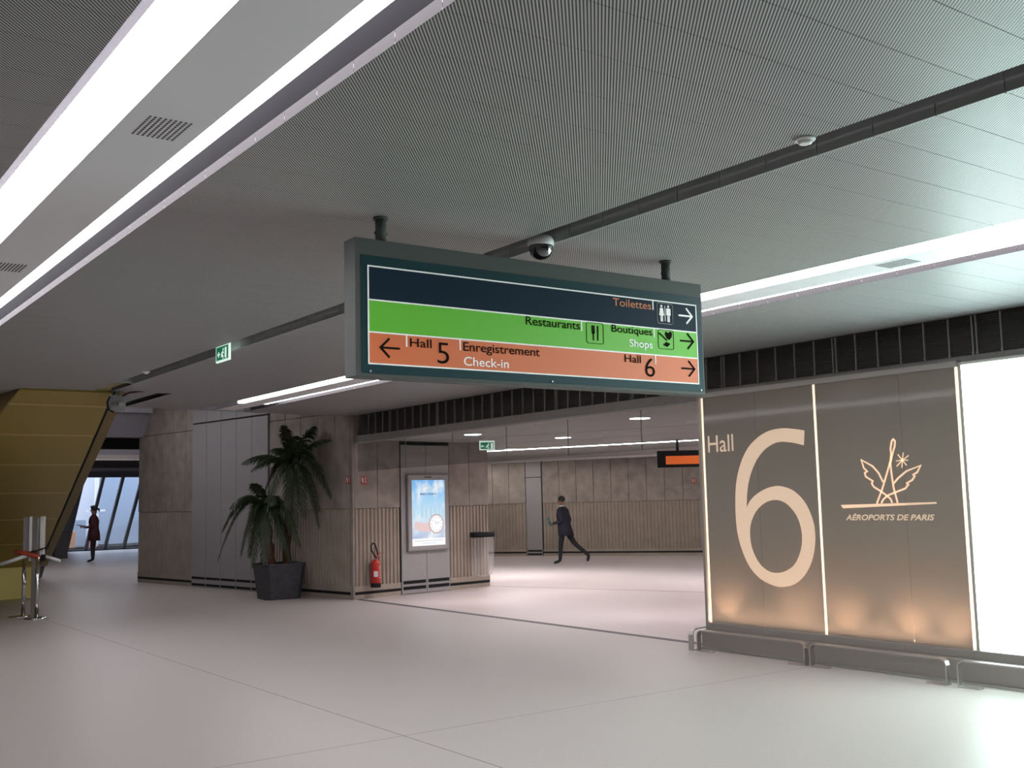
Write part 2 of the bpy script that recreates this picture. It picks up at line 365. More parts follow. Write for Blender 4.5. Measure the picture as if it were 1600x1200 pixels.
# ---- light troughs
def trough(xc, y0, y1, label, gr_y):
    t = thing('ceiling_light', label, 'light', T3(xc, y0, H), 'long recessed ceiling light troughs')
    L = y1-y0
    part('plate', MB().box(-0.165, 0.165, 0, L+1.2, 0.0, 0.03), M['plate'], t)
    for sx in (-1, 1):
        part('diffuser', MB().box(min(sx*0.165, sx*0.255), max(sx*0.165, sx*0.255), 0, L, 0.01, 0.20), M['lamp'], t, bevel=0.004)
        part('end_cap', MB().box(min(sx*0.165, sx*0.255), max(sx*0.165, sx*0.255), L, L+0.06, 0.0, 0.2), M['white'], t)
    for gy in gr_y:
        gb = MB()
        for i in range(11):
            for j in range(9): gb.box(-0.085+j*0.021, -0.085+j*0.021+0.009, gy-y0-0.125+i*0.0235, gy-y0-0.125+i*0.0235+0.013, -0.002, 0.002)
        part('air_grille', gb, M['grille'], t)
    return t
trough(1.385, -5, 15.9, 'long double fluorescent light trough crossing the upper left of the ceiling', (4.365, 7.45, 10.5))
trough(6.525, -5, 15.85, 'long fluorescent light trough on the right side beyond the hanging sign', (4.365, 7.45, 1.3))

# ---- bulkhead over the opening and the panels
bk = struct('trim_1', MB().box(9.14, 9.30, -9, 17.3, 2.90, 3.66), M['louvre'], 'dark louvred bulkhead with grey battens below the ceiling')
part('fascia', MB().box(9.06, 9.3, -9, 17.33, 2.79, 2.91), M['fascia'], bk, bevel=0.004)
part('fascia_lip', MB().box(9.045, 9.075, 8.72, 17.30, 2.765, 2.79), M['batten'], bk)
lm = MB(); 
for i in range(18): lm.add([(9.115, 0, 2.915+i*0.0205), (9.115, 0.246, 2.915+i*0.0205), (9.135, 0.246, 2.930+i*0.0205), (9.135, 0, 2.930+i*0.0205)], [(0, 1, 2, 3)])
lm.box(9.135, 9.14, 0, 0.246, 2.91, 3.28)
lmm = lm.mesh('louvre_panel', M['louvre'])
bmm = MB().box(9.108, 9.14, -0.005, 0.005, 2.912, 3.278).mesh('batten', M['batten'])
bhh = MB().box(9.103, 9.14, -0.010, 0.010, 2.925, 2.94).mesh('clip', M['batten'])
mod = 1.5425; yb = 8.435
for m_ in range(-9, 6):
    b0 = yb+m_*mod
    for i in range(6):
        y = b0+i*mod/6
        if y > 17.1: continue
        link('louvre_panel', lmm, bk, T3(0, y+0.004, 0))
        if i == 0:
            bb = [y-0.02, y+0.02]
        else: bb = [y]
        for q in bb:
            o = link('batten', bmm, bk, T3(0, q, 0)); link('clip', bhh, o)
# ---- glass smoke curtain under the bulkhead
gy = [8.75, 9.82, 11.27, 12.70, 14.15, 15.60, 17.30]
for a, b in zip(gy[:-1], gy[1:]):
    part('glass_pane', MB().box(9.10, 9.11, a+0.004, b-0.004, 2.27, 2.80), M['curtain'], bk, label='clear glass smoke curtain pane')
for a in gy[1:-1]: part('pane_joint', MB().box(9.099, 9.111, a-0.003, a+0.003, 2.27, 2.80), M['fascia'], bk)

# ---- pier with concrete panels
c0 = (9.03, 17.35, 0); dr = Vector((0.9885, 0.1513)); dl = Vector((-0.1513, 0.9885))
FL = frame(c0, dl); FR = frame(c0, dr)
pier = struct('wall_pier', MB().box(0.05, 3.28, 0.05, 8.36, 0, 4.5, FR), M['dgrey'], 'raw concrete pier with ribbed lower half and metal access panels')
def rib_panel(x0, x1, z0, z1, out, F, parent, pitch=0.0917):
    """smooth band below, vertical ribs, out = +1/-1 side the ribs stand on"""
    mb = MB(); n = max(1, round((x1-x0)/pitch)); pt = (x1-x0)/n
    mb.box(x0, x1, min(0, -0.05*out), max(0, -0.05*out), 0.0, z1, F)
    mb.box(x0, x1, min(0, 0.035*out), max(0, 0.035*out), 0.13, z0, F)
    mb.box(x0, x1, min(0, 0.03*out), max(0, 0.03*out), 0.0, 0.08, F)
    for i in range(n):
        a = x0+i*pt+pt*0.19; b = a+pt*0.62
        vs = [F @ Vector(q) for q in ((a, 0, z0), (b, 0, z0), (b-0.012, 0.035*out, z0), (a+0.012, 0.035*out, z0), (a, 0, z1), (b, 0, z1), (b-0.012, 0.035*out, z1-0.012), (a+0.012, 0.035*out, z1-0.012))]
        mb.add(vs, [(0, 1, 2, 3), (4, 7, 6, 5), (0, 4, 5, 1), (1, 5, 6, 2), (2, 6, 7, 3), (3, 7, 4, 0)])
    o = part('ribbed_panel', mb, M['concrete2'], parent); return o
def up_panel(x0, x1, z0, z1, out, F, parent, d=0.035, m='concrete', name='concrete_panel'):
    return part(name, MB().box(x0+0.005, x1-0.005, min(-0.05*out, d*out), max(-0.05*out, d*out), z0, z1, F), M[m], parent, bevel=0.006)
def skirt(x0, x1, out, F, parent):
    part('skirting_strip', MB().box(x0, x1, min(0, 0.03*out), max(0, 0.03*out), 0.078, 0.132, F), M['black'], parent)
XS = [0, 0.52, 1.07, 1.63, 2.17, 2.72]
for a, b in zip(XS[:-1], XS[1:]):
    rib_panel(a, b, 0.23, 1.61, 1, FL, pier); up_panel(a, b, 1.61, 3.35, 1, FL, pier); up_panel(a, b, 3.36, 4.15, 1, FL, pier, 0.03)
XS = [5.81, 6.14, 6.72, 7.29, 7.84, 8.40]
for a, b in zip(XS[:-1], XS[1:]):
    rib_panel(a, b, 0.23, 1.61, 1, FL, pier); up_panel(a, b, 1.61, 3.37, 1, FL, pier); up_panel(a, b, 3.38, 4.15, 1, FL, pier, 0.03)
skirt(0, 2.72, 1, FL, pier); skirt(5.81, 8.40, 1, FL, pier)
part('shadow_gap', MB().box(2.70, 2.77, -0.05, 0.01, 0, 4.15, FL), M['black'], pier)
XS = [2.76, 3.37, 3.97, 4.58, 5.20, 5.81]
for a, b in zip(XS[:-1], XS[1:]):
    o = up_panel(a, b, 0.0, 3.49, 1, FL, pier, 0.05, 'metalpanel', 'metal_panel'); up_panel(a, b, 3.52, 4.15, 1, FL, pier, 0.05, 'metalpanel', 'metal_panel')
    for z in (0.03, 0.17): part('vent_slot', MB().box(a+0.02, b-0.02, 0.045, 0.053, z, z+0.05, FL), M['black'], o)
# right face (out = -1)
for a, b in ((0, 0.52), (0.52, 1.04), (2.25, 2.78), (2.78, 3.30)):
    rib_panel(a, b, 0.23, 1.61, -1, FR, pier); up_panel(a, b, 1.61, 2.86, -1, FR, pier)
    if a < 0.3: up_panel(a, b, 2.87, 4.15, -1, FR, pier)
skirt(0, 1.04, -1, FR, pier); skirt(2.25, 3.30, -1, FR, pier)
part('concrete_corner', MB().box(-0.035, 0.0, -0.035, 0.05, 0, 4.15, FR), M['concrete'], pier)
part('shadow_gap', MB().box(1.035, 1.06, -0.02, 0.05, 0, 2.84, FR), M['black'], pier)
part('shadow_gap', MB().box(2.235, 2.255, -0.02, 0.05, 0, 2.84, FR), M['black'], pier)
part('shadow_gap', MB().box(1.04, 2.25, -0.03, 0.05, 2.78, 2.86, FR), M['black'], pier)
# access panels around the display
for a, b in ((1.06, 1.655), (1.665, 2.235)):
    o = part('metal_panel', MB().box(a, b, -0.045, 0.05, 0.01, 2.77, FR), M['metalpanel'], pier, bevel=0.004)
    for z in (0.085, 0.19): part('vent_slot', MB().box(a+0.025, b-0.025, -0.05, -0.04, z, z+0.06, FR), M['black'], o)

# ---- inner room: ceiling strips, back wall
ic = struct('ceiling_inner', MB().prism([(9.2, 17.4), (11, 27), (14, 34), (31, 34), (31, -9), (9.2, -9)], 3.2, 3.3), M['void'], 'low grey ceiling of the inner hall with dark joints and one light line')
M['inceil'] = mat('inner_ceiling', (0.36, 0.335, 0.335), 0.55, noise=0.04, nscale=12)
ZI = 2.84
part('ceiling_strip', MB().prism([(9.15, 17.5), inpt(-14, 16.20), inpt(9, 16.20), (20, -9), (9.15, -9)], ZI, ZI+0.05), M['inceil'], ic)
offs = [16.24, 18.13, 20.70, 23.73, 26.67, 29.2]
def t0(o): return -16-(o-17)*0.8
prev = 16.27
for a, b in ((16.27, 18.10), (18.16, 20.66), (20.80, 23.70), (23.76, 26.56), (26.82, 30)):
    part('ceiling_strip', MB().prism([inpt(t0(a), a), inpt(t0(a), b), inpt(12, b), inpt(12, a)], ZI, ZI+0.05), M['inceil'], ic)
fi = tag(part('ceiling_light', MB().prism([inpt(-19, 20.67), inpt(-19, 20.79), inpt(10, 20.79), inpt(10, 20.67)], ZI-0.005, ZI+0.05), M['lamp_in']),
         'thin white light line in the low ceiling of the inner hall', 'light')
M['lamp_cove_added'] = mat('lamp_cove_added', (0.9, 0.9, 0.9), 0.5, emit=(1.0, 0.93, 0.88), estr=12)  # unseen lamp added behind the lip to brighten the inner back wall
tag(part('ceiling_light', MB().prism([inpt(-24, 26.66), inpt(-24, 26.80), inpt(8, 26.80), inpt(8, 26.66)], ZI+0.0, ZI+0.04), M['lamp_cove_added']),
    'added unseen cove lamp washing the inner back wall', 'light')
part('cove_lip', MB().prism([inpt(-24, 26.56), inpt(-24, 26.60), inpt(8, 26.60), inpt(8, 26.56)], ZI-0.055, ZI+0.05), M['white'], ic)
bo = Vector((18.83, 27.33)); bd = Vector((0.565, -0.825)).normalized()
FB = frame((bo.x, bo.y, 0), bd)
wb = struct('wall_back', MB().box(-8, 16, 0.05, 0.3, 0, 3.3, FB), M['dgrey'], 'long concrete back wall of the inner hall with ribbed lower half')
XB = [0.18+i*0.535 for i in range(-9, 26)]
for a, b in zip(XB[:-1], XB[1:]):
    if abs(a-1.25) < 0.1: continue
    rib_panel(a, b, 0.20, 1.58, -1, FB, wb, 0.107); up_panel(a, b, 1.58, 2.88, -1, FB, wb)
skirt(-4.6, 1.22, -1, FB, wb); skirt(1.76, 13, -1, FB, wb)
d1 = struct('door_1', MB().box(1.27, 1.755, -0.04, 0.04, 0.0, 2.35, FB), M['metalpanel'], 'narrow grey metal service door in the inner back wall')
part('door_head', MB().box(1.27, 1.755, -0.04, 0.04, 2.37, 2.84, FB), M['metalpanel'], d1)
part('door_gap', MB().box(1.25, 1.775, 0.0, 0.05, 0.0, 2.86, FB), M['black'], d1)
for z in (0.03, 0.13): part('vent_slot', MB().box(1.29, 1.735, -0.046, -0.03, z, z+0.05, FB), M['black'], d1)
# ---- outer walls closing the space
wl = struct('wall_left', MB().box(-4.2, -3.9, -9, 47, 0, 4.6), M['concrete'], 'plain concrete wall on the near side')
wr = struct('wall_rear', MB().box(-4.2, 32, -9.3, -9, 0, 4.6), M['concrete'], 'plain concrete wall behind the viewer')
wc = MB(); wc.box(31.8, 32.1, -9, 34, 0, 4.6); wc.box(18, 32, 33.8, 34.1, 0, 4.6)
a_, b_ = Vector((11.0, 26.1)), Vector((14.3, 34.0)); Fc = frame((a_.x, a_.y, 0), b_-a_); wc.box(-0.3, 9, -0.15, 0.15, 0, 4.6, Fc); wc.box(18.0, 18.3, 33, 47.8, 0, 4.6); wc.box(14, 18.2, 33.8, 34.1, 0, 4.6)
struct('wall_end', wc, M['concrete'], 'concrete walls closing the far end of the inner hall')

# ---- the next bay: high dark ceiling, cross beams, leaning window front
c2 = struct('ceiling_far', MB().box(-4.2, 18.3, 16.9, 44.6, 4.4, 4.6), M['void'], 'high dark ceiling of the next bay')
def beam(name, prof, x0, x1, m, lab):
    return struct(name, MB().prism(prof, x0, x1, 'x'), m, lab)
b1 = beam('trim_2', [(25.05, 4.4), (25.12, 4.0), (25.13, 3.90), (25.45, 3.37), (25.9, 3.37), (25.9, 4.4)], -4, 7.87, M['soffit'], 'pale sloping cross beam between gold soffit and pier')
part('beam_cap', MB().box(-4, 7.88, 25.0, 25.12, 3.90, 4.40), mat('beam_cap', (0.46, 0.45, 0.50), 0.6), b1)
b2 = beam('trim_3', [(36, 3.64), (36.0, 3.34), (36.6, 3.30), (36.6, 3.64)], -4, 18, M['soffit'], 'second pale cross beam before the windows')
part('beam_band', MB().box(-4, 18, 35.96, 36.0, 3.32, 3.46), M['floor_in'], b2)
part('beam_edge', MB().box(-4, 18, 35.95, 36.02, 3.285, 3.32), M['white'], b2)
b3 = beam('trim_4', [(42.5, 3.52), (42.6, 3.28), (44.2, 3.20), (44.2, 4.4), (43, 4.4)], -4, 18, M['dgrey'], 'dark header beam above the leaning windows')
part('beam_edge', MB().box(-4, 18, 42.5, 42.6, 3.20, 3.28), M['soffit'], b3)
LEAN = 0.845
def wy(z): return 46.85-LEAN*z
mull = [11.22, 11.98, 12.75, 13.52, 14.3]
wf = struct('window_1', MB().prism([(wy(3.25), 3.25), (wy(2.97), 2.97), (wy(2.97)+0.25, 2.97), (wy(3.25)+0.25, 3.25)], 4, 18, 'x'), M['mull'], 'leaning window front with slanted dark mullions and daylight outside')
part('window_sill', MB().prism([(wy(0.06), 0.06), (wy(0), 0), (wy(0)+0.25, 0), (wy(0.06)+0.25, 0.06)], 4, 18, 'x'), M['mull'], wf)
for x in mull:
    part('mullion', MB().prism([(wy(0), 0), (wy(3.0), 3.0), (wy(3.0)+0.15, 3.0), (wy(0)+0.15, 0)], x-0.06, x+0.06, 'x'), M['mull'], wf)
for a, b in zip(mull[:-1], mull[1:]):
    part('pane', MB().prism([(wy(0.05)+0.06, 0.05), (wy(2.98)+0.06, 2.98), (wy(2.98)+0.075, 2.98), (wy(0.05)+0.075, 0.05)], a+0.06, b-0.06, 'x'), M['glass'], wf)
part('window_jamb', MB().prism([(wy(0), 0), (wy(3.25), 3.25), (wy(3.25)+0.3, 3.25), (wy(0)+0.3, 0)], 14.3, 18, 'x'), M['dgrey'], wf)
part('window_jamb', MB().prism([(wy(0), 0), (wy(3.25), 3.25), (wy(3.25)+0.3, 3.25), (wy(0)+0.3, 0)], -4, 11.2, 'x'), M['dgrey'], wf)
# things outside the window
tag(part('outside_wall', MB().box(6, 15.0, 56, 56.3, 0, 6), M['outwall']), 'bright pale facade seen outside the left window', 'building')
tag(part('outside_column', MB().box(13.95, 14.1, 53, 53.2, 0, 6).box(13.6, 14.4, 52.95, 53.25, 1.6, 1.7), M['outwall']), 'white post standing outside behind the middle window', 'post')
tag(part('outside_screen', MB().box(14.7, 21, 55, 55.2, 0, 6), M['outblue']), 'grey blue facade seen outside the right window', 'building')
tag(part('low_barrier', MB().box(8.5, 12.6, 51.0, 51.3, 0, 0.75), M['outorange'], bevel=0.03), 'low orange barrier outside the left window', 'barrier')
tag(part('low_screen', MB().box(9.2, 13.3, 52.0, 52.2, 0, 1.25), M['outblue'], bevel=0.03), 'grey blue low screen behind the orange barrier outside', 'barrier')
tag(part('pink_board', MB().box(13.0, 13.3, 50.2, 50.35, 0.0, 1.35), M['outpink'], bevel=0.02), 'pink board standing outside behind the woman', 'board')

def added_bay_light(x, y, L, lab):  # unseen boxes added to brighten the pier and the far floor
    t = thing('ceiling_light', lab, 'light', T3(x, y, 4.27), 'added light boxes of the next bay')
    part('housing', MB().box(-0.2, 0.2, 0, L, 0.05, 0.13), M['white'], t); part('diffuser', MB().box(-0.18, 0.18, 0.02, L-0.02, 0.0, 0.05), M['lamp_bay_added'], t)
added_bay_light(6.2, 18.4, 5.8, 'added light box on the high ceiling between the pier and the gold soffit')
added_bay_light(7.5, 27.0, 7.5, 'added light box on the high ceiling behind the pale sloping beam')
added_bay_light(10.5, 27.5, 7.0, 'added light box on the high ceiling behind the end of the pier')
added_bay_light(9.5, 37.0, 2.2, 'added light box on the high ceiling just before the windows')
# ================================================================== gold escalator soffit
esc = thing('escalator', 'gold clad underside of an escalator rising through the ceiling at left', 'escalator', T3(0, 0, 0))
def ey(z): return 22.85-(z-0.61)*(8.0/2.67)
def exr(z): return 4.96-(z-0.61)*(0.82/2.67)
def exl(z): return 2.2+(z-0.61)*(0.75/2.67)
zs = [0.61, 1.10, 1.56, 1.99, 2.40, 2.78, 3.12, 3.27]
nrm = Vector((0, 2.67, 8.0)).normalized()
def sl(x, z, d=0.0): return (x, ey(z)+nrm.y*d, z+nrm.z*d)
core = MB(); 
core.add([sl(exl(.61), .61, .03), sl(exr(.61)+0.1, .61, .03), sl(exr(3.27)+0.1, 3.27, .03), sl(exl(3.27), 3.27, .03), sl(exl(.61), .61, .8), sl(exr(.61)+0.1, .61, .8), sl(exr(3.27)+0.1, 3.27, .8), sl(exl(3.27), 3.27, .8)],
         [(0, 1, 2, 3), (4, 7, 6, 5), (0, 4, 5, 1), (1, 5, 6, 2), (2, 6, 7, 3), (3, 7, 4, 0)])
part('truss_casing', core, M['goldtrim'], esc)
for a, b in zip(zs[:-1], zs[1:]):
    e = 0.006
    p = MB().add([sl(exl(a), a+e), sl(exr(a)-0.02, a+e), sl(exr(b)-0.02, b-e), sl(exl(b), b-e), sl(exl(a), a+e, .03), sl(exr(a)-0.02, a+e, .03), sl(exr(b)-0.02, b-e, .03), sl(exl(b), b-e, .03)],
                 [(0, 1, 2, 3), (4, 7, 6, 5), (0, 4, 5, 1), (1, 5, 6, 2), (2, 6, 7, 3), (3, 7, 4, 0)])
    part('soffit_panel', p, M['gold'], esc)
    if a > 0.7: part('joint_strip', MB().add([sl(exl(a), a-0.008, -.002), sl(exr(a)-0.03, a-0.008, -.002), sl(exr(a)-0.03, a+0.004, -.002), sl(exl(a), a+0.004, -.002), sl(exl(a), a-0.008, .03), sl(exr(a)-0.03, a-0.008, .03), sl(exr(a)-0.03, a+0.004, .03), sl(exl(a), a+0.004, .03)],
                 [(0, 1, 2, 3), (4, 7, 6, 5), (0, 4, 5, 1), (1, 5, 6, 2), (2, 6, 7, 3), (3, 7, 4, 0)]), M['goldjoint'], esc)
part('edge_gap', MB().add([sl(exr(.61)-0.02, .61, .005), sl(exr(.61)+.015, .61, .005), sl(exr(3.27)+.015, 3.27, .005), sl(exr(3.27)-.02, 3.27, .005), sl(exr(.61)-0.02, .61, .03), sl(exr(.61)+.015, .61, .03), sl(exr(3.27)+.015, 3.27, .03), sl(exr(3.27)-.02, 3.27, .03)],
     [(0, 1, 2, 3), (4, 7, 6, 5), (0, 4, 5, 1), (1, 5, 6, 2), (2, 6, 7, 3), (3, 7, 4, 0)]), M['black'], esc)
part('edge_trim', MB().add([sl(exr(.61)+.015, .61), sl(exr(.61)+.15, .61), sl(exr(3.27)+.15, 3.27), sl(exr(3.27)+.015, 3.27), sl(exr(.61)+.015, .61, .5), sl(exr(.61)+.15, .61, .5), sl(exr(3.27)+.15, 3.27, .5), sl(exr(3.27)+.015, 3.27, .5)],
     [(0, 1, 2, 3), (4, 7, 6, 5), (0, 4, 5, 1), (1, 5, 6, 2), (2, 6, 7, 3), (3, 7, 4, 0)]), M['goldtrim'], esc)
part('plinth', MB().box(2.0, 4.95, 22.85, 23.6, 0, 0.61), M['yellow'], esc, bevel=0.01)
# dark leaning fin right of the escalator, further back
tag(part('leaning_fin', MB().prism([(29.8, 0), (26.2, 3.4), (27.2, 3.4), (31.5, 0)], 6.2, 6.55, 'x'), M['dgrey'], bevel=0.01), 'dark leaning support fin behind the gold escalator', 'support')

# ================================================================== hanging direction sign
SY = 5.08
sg = thing('direction_sign', 'large hanging direction sign with green and orange bands and white lettering', 'sign', T3(3.99, SY, 2.375))
def SP(x, z, d=0.0): return (x-3.99, -d, z-2.375)      # board coordinates: x along, z up, d towards the viewer
part('frame', MB().box(2.665-3.99, 5.31-3.99, 0.0, 0.13, 0, 0.76), M['signgrey'], sg, bevel=0.004)
fp = MB(); flat_poly(fp, [(2.70, 2.395), (5.295, 2.395), (5.295, 3.04), (2.70, 3.04)], SP, -0.001, 0.004); spn = part('panel', fp, M['teal'], sg)
def band(z0, z1, m, lab): part('band', flat_poly(MB(), [(2.742, z0), (5.243, z0), (5.243, z1), (2.742, z1)], SP, 0.004, 0.006), m, spn, label=lab)
band(2.797, 2.981, M['navy'], 'navy band'); band(2.620, 2.795, M['green'], 'green band'); band(2.448, 2.618, M['orange'], 'orange band')
bl = MB()
for a in ((2.742, 2.447), (2.742, 2.619), (2.742, 2.796), (2.742, 2.982)): flat_poly(bl, [(a[0], a[1]-0.004), (5.246, a[1]-0.004), (5.246, a[1]+0.004), (a[0], a[1]+0.004)], SP, 0.005, 0.008)
for x in (2.740, 5.244): flat_poly(bl, [(x-0.004, 2.443), (x+0.004, 2.443), (x+0.004, 2.986), (x-0.004, 2.986)], SP, 0.005, 0.008)
part('border', bl, M['signwhite'], spn)
def bar(x, z0, z1): part('divider', flat_poly(MB(), [(x-0.004, z0), (x+0.004, z0), (x+0.004, z1), (x-0.004, z1)], SP, 0.006, 0.009), M['signwhite'], spn)
bar(4.846, 2.918, 2.982); bar(4.231, 2.733, 2.797); bar(4.847, 2.736, 2.797); bar(4.851, 2.559, 2.62); bar(2.975, 2.552, 2.62); bar(3.327, 2.554, 2.62)
def stext(body, x0, x1, zb, zt, m, ref, bold=0.007): text_part('lettering', body, x0, x1, zb, zt, SP, 0.009, M[m], spn, bold, ref=ref, label='lettering reading '+body)
stext('Toilettes', 4.496, 4.829, 2.917, 2.967, 'signorange', 'T'); stext('Restaurants', 3.799, 4.218, 2.739, 2.791, 'signblack', 'R')
stext('Boutiques', 4.479, 4.829, 2.746, 2.793, 'signblack', 'B'); stext('Shops', 4.627, 4.83, 2.661, 2.709, 'signwhite', 'h')
stext('Hall', 4.581, 4.721, 2.558, 2.607, 'signblack', 'H'); stext('Hall', 2.996, 3.136, 2.554, 2.602, 'signblack', 'H')
stext('6', 4.756, 4.842, 2.473, 2.596, 'signblack', '6', -0.006); stext('5', 3.173, 3.251, 2.471, 2.590, 'signblack', '5', -0.006)
stext('Enregistrement', 3.348, 3.898, 2.553, 2.604, 'signblack', 'E'); stext('Check-in', 3.35, 3.666, 2.468, 2.520, 'signwhite', 'C')
def arrow(x0, x1, zc, m):
    mb = MB(); hx = 0.055 if x1 > x0 else -0.055
    stroke(mb, [(x0, zc), (x1, zc)], 0.011, SP, 0.006, 0.009)
    stroke(mb, [(x1-hx, zc+0.052), (x1, zc), (x1-hx, zc-0.052)], 0.012, SP, 0.006, 0.0095)
    part('arrow', mb, M[m], spn)
arrow(5.078, 5.204, 2.902, 'signwhite'); arrow(5.083, 5.207, 2.731, 'signblack'); arrow(5.086, 5.208, 2.545, 'signblack'); arrow(2.932, 2.812, 2.538, 'signblack')
def icon_box(x0, x1, z0, z1, m):
    mb = MB(); r = 0.014; pts = []
    for cx, cz, a0 in ((x1-r, z1-r, 0), (x0+r, z1-r, 90), (x0+r, z0+r, 180), (x1-r, z0+r, 270)):
        for k in range(4): a = math.radians(a0+k*30); pts.append((cx+r*math.cos(a), cz+r*math.sin(a)))
    pts.append(pts[0]); stroke(mb, pts, 0.003, SP, 0.006, 0.0085)
    part('icon_frame', mb, M[m], spn)
icon_box(4.882, 5.023, 2.834, 2.970, 'metalpanel'); icon_box(4.271, 4.409, 2.661, 2.792, 'signblack'); icon_box(4.884, 5.023, 2.665, 2.792, 'signblack')
def circ(cx, cz, r, n=10): return [(cx+r*math.cos(2*math.pi*k/n), cz+r*math.sin(2*math.pi*k/n)) for k in range(n)]
def man_icon(cx, woman):
    mb = MB(); flat_poly(mb, circ(cx, 2.951, 0.0085), SP, 0.006, 0.009)
    if woman: flat_poly(mb, [(cx-0.012, 2.938), (cx+0.012, 2.938), (cx+0.022, 2.888), (cx-0.022, 2.888)], SP, 0.006, 0.009)
    else: flat_poly(mb, [(cx-0.019, 2.938), (cx+0.019, 2.938), (cx+0.019, 2.892), (cx-0.019, 2.892)], SP, 0.006, 0.009)
    for s in (-1, 1): flat_poly(mb, [(cx+s*0.002, 2.89), (cx+s*0.010, 2.89), (cx+s*0.010, 2.848), (cx+s*0.002, 2.848)], SP, 0.006, 0.009)
    part('pictogram', mb, M['signwhite'], spn)
man_icon(4.922, True); man_icon(4.984, False)
part('pictogram', flat_poly(MB(), [(4.951, 2.852), (4.955, 2.852), (4.955, 2.955), (4.951, 2.955)], SP, 0.006, 0.009), M['signwhite'], spn)
fk = MB(); flat_poly(fk, [(4.322, 2.68), (4.330, 2.68), (4.331, 2.735), (4.321, 2.735)], SP, .006, .009)
flat_poly(fk, [(4.313, 2.735), (4.339, 2.735), (4.335, 2.722), (4.317, 2.722)], SP, .006, .009)
for x in (4.313, 4.3225, 4.332): flat_poly(fk, [(x, 2.735), (x+0.006, 2.735), (x+0.006, 2.775), (x, 2.775)], SP, .006, .009)
flat_poly(fk, [(4.358, 2.68), (4.366, 2.68), (4.368, 2.775), (4.358, 2.772)], SP, .006, .009); part('pictogram', fk, M['signblack'], spn)
bgp = MB(); stroke(bgp, [(4.892, 2.768), (4.925, 2.748), (4.962, 2.722)], 0.009, SP, .006, .009)
flat_poly(bgp, [(4.945, 2.765), (4.955, 2.782), (4.975, 2.772), (4.995, 2.786), (5.010, 2.775), (5.005, 2.748), (4.985, 2.728), (4.962, 2.735)], SP, .006, .009)
flat_poly(bgp, [(4.925, 2.690), (4.955, 2.712), (4.992, 2.702), (4.965, 2.680)], SP, .006, .009); part('pictogram', bgp, M['signblack'], spn)
for x in (2.86, 5.045):
    p = MB().lathe([(0.042, 0.905-0.012), (0.042, 0.905)], 14, (x-3.99, 0.065, 0)).lathe([(0.030, 0.75), (0.030, 0.895)], 14, (x-3.99, 0.065, 0)).tube([(x-3.99-0.038, 0.065, 0.815), (x-3.99+0.038, 0.065, 0.815)], 0.008)
    part('hanger_post', p, M['signgrey'], sg)
for x in (2.75, 3.99, 5.265): part('bolt', MB().tube([(x-3.99, -0.010, 0.03), (x-3.99, 0, 0.03)], 0.006), M['steel'], sg)

# ================================================================== hall 6 illuminated wall
WX = 9.0
hw = thing('illuminated_wall_panel', 'backlit glass wall panel reading Hall 6 with airport logo', 'sign', T3(WX, 7.1, 0))
def WP(y, z, d=0.0): return (-d, y-7.1, z)
part('backing', MB().box(0.21, 0.25, 5.47-7.1, 8.70-7.1, 0.2, 2.85), M['hallback'], hw)
part('plinth', MB().box(-0.13, 0.25, 5.40-7.1, 8.70-7.1, 0.0, 0.20), M['dsteel'], hw)
part('plinth_foot', MB().box(-0.17, -0.13, 5.40-7.1, 8.70-7.1, 0.0, 0.02), M['steel'], hw)
part('sill', MB().box(-0.04, 0.25, 5.47-7.1, 8.71-7.1, 0.20, 0.275), M['dsteel'], hw, bevel=0.004)
part('head_rail', MB().box(-0.02, 0.25, 5.47-7.1, 8.71-7.1, 2.81, 2.865), M['dsteel'], hw)
part('end_post', MB().box(-0.02, 0.25, 8.70-7.1, 8.735-7.1, 0.0, 2.865), M['dsteel'], hw)
for a, b in ((8.66, 7.885), (7.885, 7.10), (7.075, 6.09), (6.09, 5.50)):
    part('glass_pane', MB().box(0, 0.008, b-7.1+0.002, a-7.1-0.002, 0.275, 2.61), M['tinted'], hw)
    part('glass_pane', MB().box(0, 0.008, b-7.1+0.002, a-7.1-0.002, 2.616, 2.81), M['tinted'], hw)
part('joint_line', MB().box(-0.001, 0.007, 5.50-7.1, 8.66-7.1, 2.610, 2.616), M['metalpanel'], hw)
for y in (8.672, 7.088, 5.487): part('pane_edge_glow', MB().box(-0.006, 0.02, y-7.1-0.011, y-7.1+0.011, 0.275, 2.81), M['edge'], hw, label='bright vertical pane edge with lamp glow put in as emission')
# "6"
six_o = [(7.229, 2.345), (7.368, 2.37), (7.517, 2.387), (7.693, 2.373), (7.853, 2.315), (8.008, 2.204), (8.121, 2.044), (8.194, 1.855), (8.224, 1.647), (8.229, 1.42), (8.21, 1.246), (8.149, 1.065), (8.053, 0.904), (7.912, 0.789), (7.737, 0.728), (7.607, 0.722), (7.456, 0.759), (7.326, 0.851), (7.226, 0.992), (7.17, 1.172), (7.166, 1.35), (7.21, 1.497), (7.286, 1.621), (7.406, 1.722), (7.532, 1.767), (7.639, 1.779), (7.773, 1.757), (7.91, 1.701), (8.005, 1.634), (8.066, 1.554), (8.056, 1.661), (8.03, 1.798), (7.977, 1.935), (7.89, 2.068), (7.772, 2.174), (7.635, 2.234), (7.526, 2.244), (7.377, 2.224), (7.246, 2.191)]
six_i = [(7.658, 1.633), (7.781, 1.613), (7.896, 1.547), (7.98, 1.453), (8.03, 1.333), (8.032, 1.196), (7.999, 1.076), (7.915, 0.95), (7.796, 0.877), (7.676, 0.864), (7.556, 0.893), (7.446, 0.962), (7.366, 1.087), (7.332, 1.219), (7.342, 1.35), (7.388, 1.466), (7.478, 1.566), (7.562, 1.614)]
